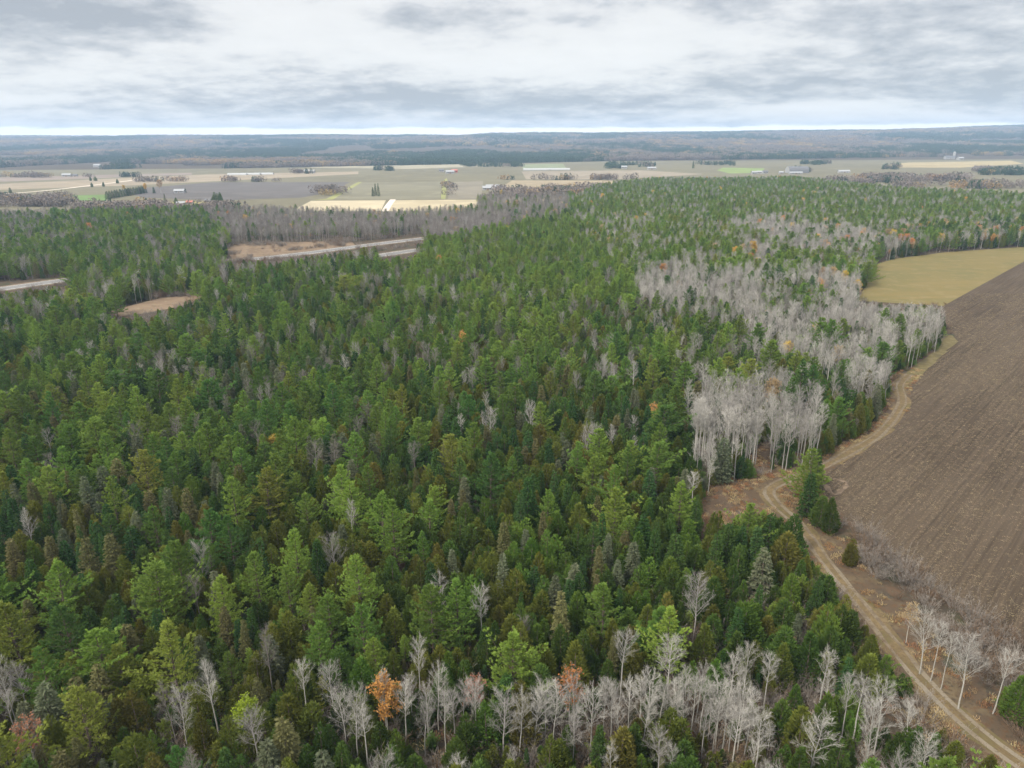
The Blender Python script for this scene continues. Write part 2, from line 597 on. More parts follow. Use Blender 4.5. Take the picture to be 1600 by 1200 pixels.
def gen_brush(h, r, seed, n=26):
    global rng
    rng = np.random.default_rng(seed)
    cr = TM()
    for i in range(n):
        a = rng.random() * 6.283
        o = np.array([math.cos(a), math.sin(a), 0]) * r * .6 * rng.random()
        d = unit(np.array([math.cos(a) * .6, math.sin(a) * .6, rng.uniform(.9, 1.8)]) + rng.normal(0, .2, 3))
        L = h * rng.uniform(.55, 1.05)
        bp = np.array([o, o + d * L * .5, o + d * L + rng.normal(0, .1, 3)])
        cr.tube(bp, [.022, .016, .006], 3)
        nt = 16
        b = o + d * (L * rng.uniform(.2, 1, nt))[:, None]
        cr.kites(b, d + rng.normal(0, .6, (nt, 3)) + [0, 0, .3], rng.uniform(.25, .7, nt) * min(1, h / 2), .03)
    return cr


def gen_grass(seed, n=40, r=.55, h=.55):
    global rng
    rng = np.random.default_rng(seed)
    cr = TM()
    a = rng.random(n) * 6.283
    rr = r * np.sqrt(rng.random(n))
    cr.kites(np.stack([rr * np.cos(a), rr * np.sin(a), np.zeros(n)], 1), rng.normal(0, .45, (n, 3)) + [0, 0, 1], h * rng.uniform(.5, 1.1, n), .07)
    return cr


PROTO = {}      # species -> list of dicts(trunk mesh, crown mesh, leaf mesh, joined mesh, h, r)


def add_proto(sp, parts, h, r, names=('trunk', 'crown', 'leaves'), mats=(BARK, None, None)):
    full = TM()
    full_mats = []
    d = {'h': h, 'r': r, 'parts': []}
    first = TONES[sp][0][1]
    for nm, tm, mt in zip(names, parts, mats):
        if not tm.v:
            continue
        base = mt or first
        d['parts'].append((nm, tm.mesh(f'{sp}_{nm}', [base]), mt is None))
        full.join(tm, len(full_mats))
        full_mats.append((base, mt is None))
    d['full'] = full.mesh(f'{sp}_tree', [b for b, _ in full_mats])
    d['full_tone'] = [i for i, (_, t_) in enumerate(full_mats) if t_]
    PROTO.setdefault(sp, []).append(d)


for i, (h, r, rg, lo) in enumerate([(12, 4.3, 1, .14), (11, 4.0, 1.5, .12), (13, 4.2, 1, .18), (10.5, 4.6, 1.8, .12), (12.5, 3.7, 1.2, .16), (11.5, 4.7, 1.8, .18), (12, 3.3, 1.5, .26), (11, 3.5, 2.0, .2), (9.5, 4.3, 2.2, .16), (12.5, 4.4, 2.2, .22)]):
    add_proto('pine', gen_pine(h, r, 100 + i, rg, lo), h, r)
for i, (h, r, sh, fk) in enumerate([(7.2, 1.75, 1.15, 1), (6.6, 1.8, 1.0, 1), (7.8, 1.7, 1.3, 1), (7.0, 2.1, 1.0, 3), (6.2, 1.6, 1.1, 2), (7.5, 1.95, 1.2, 2), (7.6, 1.5, 1.4, 1)]):
    add_proto('cedar', gen_cedar(h, r, 200 + i, 2100, sh, fk), h, r)
for i, (h, r, dr, th) in enumerate([(9.5, 1.9, .2, 0), (10.5, 1.7, .3, .05), (8.5, 1.9, .1, 0), (10, 2.1, .35, .15), (11, 1.5, .25, .1), (9, 1.45, .1, 0)]):
    add_proto('spruce', gen_spruce(h, r, 300 + i, dr, 1.0, .07, th), h, r)
for i, (h, r, lo, nl) in enumerate([(13, 2.2, .45, 22), (12, 1.9, .54, 18), (14, 2.3, .45, 24), (11.5, 2.6, .36, 24), (12.5, 1.8, .58, 16), (10, 2.3, .32, 20), (12.8, 1.7, .5, 18), (11, 2.0, .48, 16)]):
    add_proto('aspen', gen_aspen(h, r, 400 + i, lo, nl), h, r, ('trunk', 'crown'), (None, None))
for i, (h, r, lv, lt) in enumerate([(10.5, 2.6, 2000, .3), (9.5, 2.3, 2400, .3), (11, 2.6, 700, .62), (8, 2.0, 1300, .25)]):
    add_proto('gold', gen_aspen(h, r, 500 + i, .36, 22, lv, leaf_t=lt), h, r, ('trunk', 'branches', 'crown'), (ASPEN_BARK, DEADWOOD, None))
for i, (h, r) in enumerate([(2.6, 1.5), (2.0, 1.6), (3.4, 1.4)]):
    add_proto('brush', (gen_brush(h, r, 600 + i),), h, r, ('stems',), (None,))
print('protos', {k: [len(d['full'].polygons) for d in v] for k, v in PROTO.items()})

# ------------------------------------------------------------------ ground, fields, roads
def sstep(a, b, x):
    t = np.clip((x - a) / (b - a), 0, 1)
    return t * t * (3 - 2 * t)


def terrain(x, y):
    x, y = np.asarray(x, float), np.asarray(y, float)
    az = x / np.maximum(y, 200)
    crest = 56 + 62 * fbm(x / 900 + 5, y / 2600 + 2, 3, 4) + 46 * sstep(.15, .75, az)
    r1 = sstep(2700, 6900, y)
    mid = 16 * fbm(x / 700, y / 700, 8, 3) * sstep(2400, 3200, y)
    back = 1 - .7 * sstep(7600, 9500, y)
    return (crest * r1 + mid) * back


ys = np.concatenate([np.linspace(-120, 2300, 26), np.linspace(2380, 9600, 90)])
us = np.linspace(-1, 1, 130)
GX = us[None, :] * (np.maximum(ys, 0)[:, None] * 1.15 + 420)
GY = np.broadcast_to(ys[:, None], GX.shape)
GZ = terrain(GX, GY)
nr, nc = GX.shape
gv = np.stack([GX, GY, GZ], -1).reshape(-1, 3)
ii = (np.arange(nr - 1)[:, None] * nc + np.arange(nc - 1)[None, :]).ravel()
gf = np.stack([ii, ii + 1, ii + nc + 1, ii + nc], 1)
M_FLOOR = ground_mat('forest_floor', [(.050, .040, .028), ((.085, .055, .034), .35, .42, .62, 4), ((.072, .064, .046), 1.3, .5, .7, 5), ((.040, .046, .023), .12, .52, .68, 3)], .6, 2.5)
g = mesh_obj('ground', gv, gf, [M_FLOOR], smooth=True)
tag(g, 'brown leaf littered forest floor running out to the far hills', 'ground', kind='structure')


def sheet(name, pix, z, mat, label, cat, parent=None, world_pts=None):
    pts = world_pts if world_pts is not None else [at(x, y)[:2] for x, y in pix]
    o = mesh_obj(name, [(p[0], p[1], z) for p in pts], [list(range(len(pts)))], [mat], parent)
    if o.data.polygons[0].normal.z < 0:
        o.data.flip_normals()
    if parent is None:
        tag(o, label, cat, kind='structure')
    return o


def smooth_line(pts, step):
    pts = np.asarray(pts, float)
    P = np.concatenate([[2 * pts[0] - pts[1]], pts, [2 * pts[-1] - pts[-2]]])
    out = []
    for i in range(1, len(P) - 2):
        p0, p1, p2, p3 = P[i - 1:i + 3]
        n = max(2, int(np.linalg.norm(p2 - p1) / step))
        t = np.linspace(0, 1, n, endpoint=False)[:, None]
        out.append(.5 * (2 * p1 + (p2 - p0) * t + (2 * p0 - 5 * p1 + 4 * p2 - p3) * t ** 2 + (3 * p1 - p0 - 3 * p2 + p3) * t ** 3))
    out.append(pts[-1:])
    return np.concatenate(out)


def ribbon(name, line, off, width, z, mat, parent=None, jitter=0.0, seed=1):
    line = np.asarray(line)
    tan = unit(np.gradient(line, axis=0))
    nrm = np.stack([-tan[:, 1], tan[:, 0]], 1)
    k = np.arange(len(line)) * .35
    j1 = (vnoise(k, k * 0 + seed, seed) - .5) * 2 * jitter
    j2 = (vnoise(k, k * 0 + seed + 9, seed) - .5) * 2 * jitter
    a = line + nrm * (off + width / 2 + j1)[:, None] if np.ndim(off) else line + nrm * (off + width / 2 + j1[:, None])
    b = line + nrm * (off - width / 2 + j2[:, None])
    v = np.concatenate([np.c_[a, np.full(len(a), z)], np.c_[b, np.full(len(b), z)]])
    n = len(line)
    f = [(n + i, n + i + 1, i + 1, i) for i in range(n - 1)]
    o = mesh_obj(name, v, f, [mat], parent)
    if o.data.polygons[0].normal.z < 0:
        o.data.flip_normals()
    return o


# --- ploughed field, with real furrows
PLOUGH = [(1645, 384), (1472, 480), (1478, 508), (1497, 532), (1470, 556), (1424, 603), (1420, 640), (1388, 678), (1330, 716), (1268, 752), (1302, 790), (1368, 846), (1432, 902), (1490, 940), (1550, 975),
          (1612, 1004), (1760, 1060), (2300, 1070), (2300, 420), (1800, 330)]
fa, fb = at(1480, 476)[:2], at(1640, 387)[:2]
FD = unit((fb - fa)[None])[0]
FN = np.array([FD[1], -FD[0]])
m, t = new_mat('ploughed_soil')
pos = t.n('ShaderNodeNewGeometry').outputs['Position']
rot = t.n('ShaderNodeVectorRotate', {'Vector': pos, 'Angle': -math.atan2(FD[1], FD[0])}, rotation_type='Z_AXIS')
st = t.n('ShaderNodeMapping', {'Vector': rot.outputs[0], 'Scale': (.03, 1.5, 1)})
streak = t.noise(st.outputs[0], 1.0, 4, .6)
st2 = t.n('ShaderNodeMapping', {'Vector': rot.outputs[0], 'Scale': (.012, .10, 1)})
broad = t.noise(st2.outputs[0], 1.0, 3, .5)
speck = t.noise(pos, 2.6, 3, .7)
patch = t.noise(pos, .022, 3, .5)
c = t.mix(t.maprange(streak, .32, .70), (.036, .0265, .0175), (.082, .060, .0405))
c = t.mix(t.math('MULTIPLY', t.maprange(broad, .4, .65), .5), c, (.082, .061, .042))
straw = t.math('MULTIPLY', t.maprange(speck, .56, .72), t.maprange(t.math('ADD', patch, t.math('MULTIPLY', streak, .35)), .55, .78))
c = t.mix(t.math('MULTIPLY', straw, .8), c, (.30, .24, .145))
p = t.n('ShaderNodeBsdfPrincipled', {'Base Color': c, 'Roughness': .95, 'Specular IOR Level': .1})
b = t.n('ShaderNodeBump', {'Strength': .7, 'Distance': .12, 'Height': t.noise(pos, 3.0, 4, .7)})
t.set(p, 'Normal', b.outputs[0])
t.n('ShaderNodeOutputMaterial', {0: p.outputs[0]})
M_SOIL = m
plough_w = np.array([at(x, y)[:2] for x, y in PLOUGH])
plough = sheet('ploughed_field', None, .02, M_SOIL, 'brown ploughed field with straight furrows beside the farm track', 'field', world_pts=plough_w)
fv, ff, nv = [], [], 0
sN = plough_w @ FN
rr_ = np.random.default_rng(5)
ROW = .86
for s0 in np.arange(sN.min(), sN.max(), ROW):
    hits = []
    for i in range(len(plough_w)):
        p0, p1 = plough_w[i], plough_w[(i + 1) % len(plough_w)]
        a0, a1 = p0 @ FN - s0, p1 @ FN - s0
        if (a0 > 0) != (a1 > 0):
            q = p0 + (p1 - p0) * a0 / (a0 - a1)
            hits.append(q @ FD)
    hits.sort()
    for e0, e1 in zip(hits[::2], hits[1::2]):
        e0, e1 = e0 + rr_.uniform(.3, 2.5), min(e1 - rr_.uniform(.3, 2), 900)
        if e1 - e0 < 6:
            continue
        n = max(3, int((e1 - e0) / 7))
        tt = np.linspace(e0, e1, n)
        w = ROW * rr_.uniform(.26, .44, n)
        hh = rr_.uniform(.03, .12, n)
        o = rr_.normal(0, .07, n)
        cen = FD[None] * tt[:, None] + FN[None] * (s0 + o)[:, None]
        for sgn in (-1, 0, 1):
            xy = cen + FN[None] * (sgn * w)[:, None]
            fv.append(np.c_[xy, .021 + (hh if sgn == 0 else 0 * hh)])
        k = np.arange(n - 1)
        for r0 in (0, 1):
            ff.append(np.stack([nv + r0 * n + k, nv + r0 * n + k + 1, nv + (r0 + 1) * n + k + 1, nv + (r0 + 1) * n + k], 1))
        nv += 3 * n
fo = mesh_obj('furrow_ridges', np.concatenate(fv), np.concatenate(ff), [M_SOIL], plough)
fo['kind'] = 'stuff'

# --- hay field
HAY = [(1338, 470), (1362, 432), (1372, 412), (1400, 404), (1480, 394), (1600, 386), (1648, 382), (1474, 478), (1440, 476)]
M_HAY = ground_mat('hay_stubble', [(0.1537, 0.1176, 0.0464), ((0.1225, 0.1050, 0.0413), .02, .4, .65, 4), ((0.1747, 0.1352, 0.0619), .15, .5, .7, 4), ((0.1318, 0.1168, 0.0413), .5, .55, .75, 4)], .4, 1.5)
nt_ = NT.__new__(NT)
nt_.nt = M_HAY.node_tree
p_hay = next(n for n in M_HAY.node_tree.nodes if n.type == 'BSDF_PRINCIPLED')
old = p_hay.inputs['Base Color'].links[0].from_socket
hp = nt_.n('ShaderNodeNewGeometry').outputs['Position']
hr = nt_.n('ShaderNodeVectorRotate', {'Vector': hp, 'Angle': -math.radians(6)}, rotation_type='Z_AXIS')
hm = nt_.n('ShaderNodeMapping', {'Vector': hr.outputs[0], 'Scale': (.006, .16, 1)})
swath = nt_.maprange(nt_.noise(hm.outputs[0], 1.0, 4, .6), .38, .64)
nt_.set(p_hay, 'Base Color', nt_.mix(nt_.math('MULTIPLY', swath, .4), old, (.105, .098, .038)))
sheet('hay_field', HAY, .03, M_HAY, 'yellow green mown hay field beyond the grey aspens', 'field')

# --- farm track with wheel ruts and verges
TRACK_PX = [(1420, 585), (1406, 602), (1409, 630), (1378, 675), (1325, 708), (1272, 735), (1225, 752), (1202, 766), (1212, 786),
            (1252, 824), (1284, 868), (1340, 938), (1400, 1012), (1450, 1072), (1510, 1130), (1580, 1185), (1720, 1275)]
track_w = smooth_line([at(x, y)[:2] for x, y in TRACK_PX], 1.5)
M_VERGE = ground_mat('bracken_verge', [(0.0747, 0.0531, 0.0342), ((0.1053, 0.0792, 0.0468), .25, .45, .62, 4), ((0.0873, 0.0522, 0.0288), .8, .5, .66, 4), ((0.0531, 0.0423, 0.0288), 1.6, .5, .7, 5)], .8, 2.5)
M_TRACK = ground_mat('track_grass', [(0.1100, 0.0810, 0.0422), ((0.1417, 0.1030, 0.0537), .6, .45, .6, 4), ((0.0933, 0.0766, 0.0343), .2, .5, .65, 3), ((0.0862, 0.0581, 0.0361), 1.9, .5, .7, 4)], .6, 3)
M_RUT = ground_mat('rut_sand', [(0.1470, 0.1179, 0.0818), ((0.1074, 0.0818, 0.0537), .7, .42, .6, 4), ((0.1778, 0.1505, 0.1118), .06, .5, .68, 3), ((0.0950, 0.0695, 0.0449), 2.5, .52, .7, 4)], .5, 4)
v_ = ribbon('track_verge', track_w, 0.0, 11, .010, M_VERGE, None, 2.5, 3)
tag(v_, 'rust brown bracken and dead grass bordering the farm track', 'verge', kind='structure')
t_ = ribbon('farm_track', track_w, 0.0, 3.5, .030, M_TRACK, None, .9, 4)
tag(t_, 'tan two rut dirt track winding between forest and ploughed field', 'track', kind='structure')
for o_ in (-.85, .85):
    ribbon('wheel_rut', track_w, o_, .6, .036, M_RUT, t_, .22, 6 + int(o_ > 0))

# --- grassy headland where the track runs out
HEADLAND = [(1400, 596), (1428, 572), (1462, 548), (1474, 524), (1488, 524), (1497, 534), (1474, 556), (1428, 596), (1412, 612)]
M_HEAD = ground_mat('headland_grass', [(0.1020, 0.0833, 0.0374), ((0.1258, 0.1020, 0.0510), .4, .45, .62, 4), ((0.0782, 0.0646, 0.0340), .15, .5, .68, 4)], .6, 2)
sheet('grass_headland', HEADLAND, .026, M_HEAD, 'olive grass wedge where the track meets the ploughed field corner', 'grass headland')

# --- clearings
M_TANGRASS = ground_mat('dry_grass', [(0.1700, 0.1207, 0.0799), ((0.1292, 0.0901, 0.0595), .06, .42, .62, 4), ((0.1972, 0.1564, 0.0986), .3, .5, .7, 4), ((0.0952, 0.0748, 0.0450), .12, .56, .72, 4)], .5, 1.2)
M_RUST = ground_mat('bracken_floor', [(0.0729, 0.0504, 0.0333), ((0.1035, 0.0675, 0.0414), .3, .45, .62, 4), ((0.1224, 0.0981, 0.0639), .9, .54, .7, 4), ((0.0477, 0.0396, 0.0279), 1.5, .5, .66, 5)], .9, 2.2)
CLEAR_A = [(352, 388), (372, 381), (430, 379), (548, 376), (556, 384), (520, 392), (440, 400), (365, 408)]
CLEAR_B = [(150, 492), (196, 480), (240, 468), (322, 455), (322, 462), (285, 478), (225, 490), (170, 497)]
CLEAR_C = [(1075, 828), (1085, 790), (1105, 752), (1165, 742), (1180, 690), (1200, 690), (1212, 735), (1250, 742), (1275, 738), (1300, 790), (1260, 810), (1262, 850), (1215, 845), (1150, 850)]
sheet('grass_clearing', CLEAR_A, .02, M_TANGRASS, 'tan dry grass clearing beside the distant highway', 'clearing')
sheet('rust_clearing', CLEAR_B, .02, M_TANGRASS, 'reddish tan grass strip between the trees below the highway', 'clearing')
sheet('bracken_clearing', CLEAR_C, .006, M_RUST, 'rust brown bracken clearing inside the bend of the track', 'clearing')

# --- divided highway
M_ROAD = ground_mat('road_asphalt', [(0.1530, 0.1479, 0.1428), ((0.1810, 0.1742, 0.1675), .05, .4, .6, 3)], .1, 6)
M_SHOULDER = ground_mat('gravel_shoulder', [(0.1292, 0.0986, 0.0680), ((0.1632, 0.1258, 0.0884), .1, .45, .62, 4)], .3, 3)
M_PAINT = plain_mat('road_paint', (.75, .74, .70), .6, .05)
for nm, pix in (('far', [(-160, 473), (0, 452), (100, 438), (230, 423), (345, 409), (415, 403), (500, 393), (560, 385), (660, 373), (760, 364), (905, 350), (1060, 338), (1300, 322), (1700, 305)]),
                ('near', [(-160, 503), (0, 477), (90, 463), (140, 455), (230, 444), (330, 431), (450, 417), (590, 400), (650, 391), (760, 381), (905, 366), (1060, 353), (1300, 336), (1700, 316)])):
    ln = smooth_line([at(x, y)[:2] for x, y in pix], 12)
    s_ = ribbon('road_shoulder', ln, 0, 17, .04, M_SHOULDER, None, 1.0, 8)
    tag(s_, f'tan gravel shoulder along the {nm} carriageway of the highway', 'shoulder', kind='structure')
    r_ = ribbon('highway', ln, 0, 10.5, .10, M_ROAD)
    tag(r_, f'{nm} carriageway of the pale grey divided highway crossing the forest', 'road', kind='structure')
    for o_ in (-4.4, 4.4):
        ribbon('edge_line', ln, o_, .3, .13, M_PAINT, r_)

# --- farmland patchwork
def field_mat(name, col, var=.12, s=.004, line=None):
    col = tuple(v * k_ for v, k_ in zip(col, (.55, .555, .53)))
    c1 = tuple(v * (1 - var) for v in col)
    c2 = tuple(min(1, v * (1 + var)) for v in col)
    return ground_mat(name, [col, (c1, s, .42, .6, 3), (c2, s * 6, .48, .66, 4)], 0)


FARM = [(-500, 352), (-500, 270), (0, 266), (380, 263), (700, 257), (1000, 251), (1300, 248), (1700, 243), (2100, 240), (2100, 300), (1600, 306), (1350, 302), (1000, 304), (900, 322), (760, 340), (600, 342), (300, 336)]
sheet('farmland', FARM, .05, field_mat('farm_grass', (.245, .218, .145)), 'flat beige farmland between the forest and the far wooded hills', 'farmland')
FIELDS = [
    ('field', [(185, 297), (330, 285), (547, 284.5), (520, 300), (470, 309), (345, 313), (225, 309)], (.185, .165, .16), 'dark mauve bare soil field behind the white farmhouse', .12),
    ('field', [(95, 306), (168, 304), (166, 314), (88, 316)], (.20, .30, .10), 'small bright green field left of the conifer row', .13),
    ('field', [(506, 312), (556, 285), (690, 284), (688, 311)], (.29, .265, .19), 'grey green orchard field with a clump of poplars', .12),
    ('field', [(484, 313), (510, 311), (560, 284.5), (566, 284.5), (520, 312)], (.40, .40, .16), 'narrow yellow green grass strip edging the orchard field', .16),
    ('field', [(689, 311), (691, 284), (698, 278), (700, 284), (696, 311)], (.40, .40, .16), 'yellow green lane strip at the end of the orchard field', .16),
    ('field', [(455, 330), (486, 314), (603, 313), (595, 330)], (.66, .56, .40), 'pale cream stubble field before the orchard', .12),
    ('field', [(601, 330), (612, 313), (748, 312), (748, 324), (690, 330)], (.62, .52, .36), 'cream stubble field beyond the straight farm lane', .12),
    ('field', [(700, 311), (702, 285), (755, 283), (752, 311)], (.32, .28, .22), 'grey brown weedy field next to the long farm sheds', .11),
    ('field', [(760, 308), (800, 282), (960, 282), (990, 286), (905, 312), (770, 318)], (.46, .37, .255), 'light tan field reaching the forest edge', .11),
    ('field', [(822, 280), (815, 268), (1000, 266), (1100, 272), (960, 281)], (.40, .335, .26), 'beige field below the white greenhouses', .10),
    ('field', [(815, 263), (820, 257), (880, 256), (885, 263)], (.33, .36, .22), 'pale green pasture near the far wood', .10),
    ('field', [(1120, 266), (1130, 262), (1195, 263), (1190, 270), (1140, 271)], (.30, .38, .14), 'green field beside the barns at the forest edge', .12),
    ('field', [(1380, 258), (1420, 254), (1580, 251), (1600, 256), (1500, 262), (1400, 262)], (.52, .42, .25), 'golden tan field on the far side of the plain', .11),
    ('field', [(860, 322), (872, 313), (890, 312), (896, 320), (884, 332), (868, 331)], (.17, .155, .06), 'small olive meadow tucked into the forest edge', .14),
    ('field', [(-100, 300), (-100, 292), (330, 272), (560, 268), (560, 272), (200, 290)], (.44, .36, .27), 'long beige field across the plain', .10),
    ('field', [(0, 284), (0, 277), (300, 270), (300, 273)], (.36, .29, .25), 'mauve brown strip field under the far wood', .11),
    ('field', [(480, 262), (490, 260.5), (760, 256), (760, 260), (640, 264)], (.46, .41, .31), 'narrow pale field below the wooded hills', .11),
    ('field', [(235, 322), (255, 316), (300, 314), (330, 316), (300, 322)], (.44, .38, .14), 'yellow lawn around the farm cottages', .14),
]
for nm, pix, colr, lab, z in FIELDS:
    sheet(nm, pix, z, field_mat('soil_' + lab.split()[0], colr), lab, 'field')
for lab, pix, w_ in (('pale straight lane dividing the cream stubble fields', [(601, 331), (607, 321), (614, 312)], 7),
                     ('pale farm road slanting across the plain to the poplars', [(-100, 311), (60, 299), (150, 289), (215, 281), (240, 279)], 7),
                     ('thin dark drainage ditch lane before the tan field', [(800, 281.5), (900, 281), (1000, 279)], 4)):
    ln = smooth_line([at(x, y)[:2] for x, y in pix], 25)
    o = ribbon('farm_lane', ln, 0, w_, .20, plain_mat('lane_gravel', (.55, .48, .40) if 'pale' in lab else (.12, .11, .09), .9, .1, .02))
    tag(o, lab, 'lane', kind='structure')

# ------------------------------------------------------------------ where trees grow (decided in the place, from where the photo shows crowns)
track_pts = track_w
VIS_ROAD = [[(-50, 446), (112, 431), (112, 443), (-50, 464)], [(96, 457), (138, 449), (138, 457), (96, 467)], [(236, 439), (326, 429), (326, 434), (236, 446)], [(398, 398), (505, 387), (505, 397), (398, 409)],
            [(590, 392), (652, 384), (652, 396), (590, 406)], [(540, 380), (662, 367), (662, 377), (540, 390)], [(340, 403), (388, 398), (388, 404), (340, 412)], [(150, 428), (228, 419), (228, 425), (150, 436)], [(500, 390), (545, 384), (545, 389), (500, 396)]]
_tk = [(1208, 762), (1216, 786), (1252, 824), (1284, 868), (1340, 938), (1400, 1012), (1450, 1072), (1510, 1130), (1590, 1192), (1720, 1275)]
TRACK_VIEW = [(x - 10 - .012 * (y - 760), y + 3) for x, y in _tk] + [(x + 14 + .03 * (y - 760), y - 3) for x, y in _tk[::-1]]
OPEN = VIS_ROAD + [TRACK_VIEW, HEADLAND, CLEAR_A, CLEAR_B, HAY, PLOUGH,
                   [(1090, 826), (1108, 756), (1170, 746), (1245, 746), (1262, 770), (1250, 800), (1225, 800), (1180, 800), (1120, 822)], [(1182, 690), (1200, 690), (1205, 740), (1180, 740)],
                   [(-600, 250), (2200, 235), (2200, 283), (1600, 298), (1420, 291), (1240, 275), (1010, 277), (930, 287), (905, 300), (745, 302), (745, 318), (600, 326), (500, 322), (400, 319), (300, 318), (150, 324), (-600, 330)]]

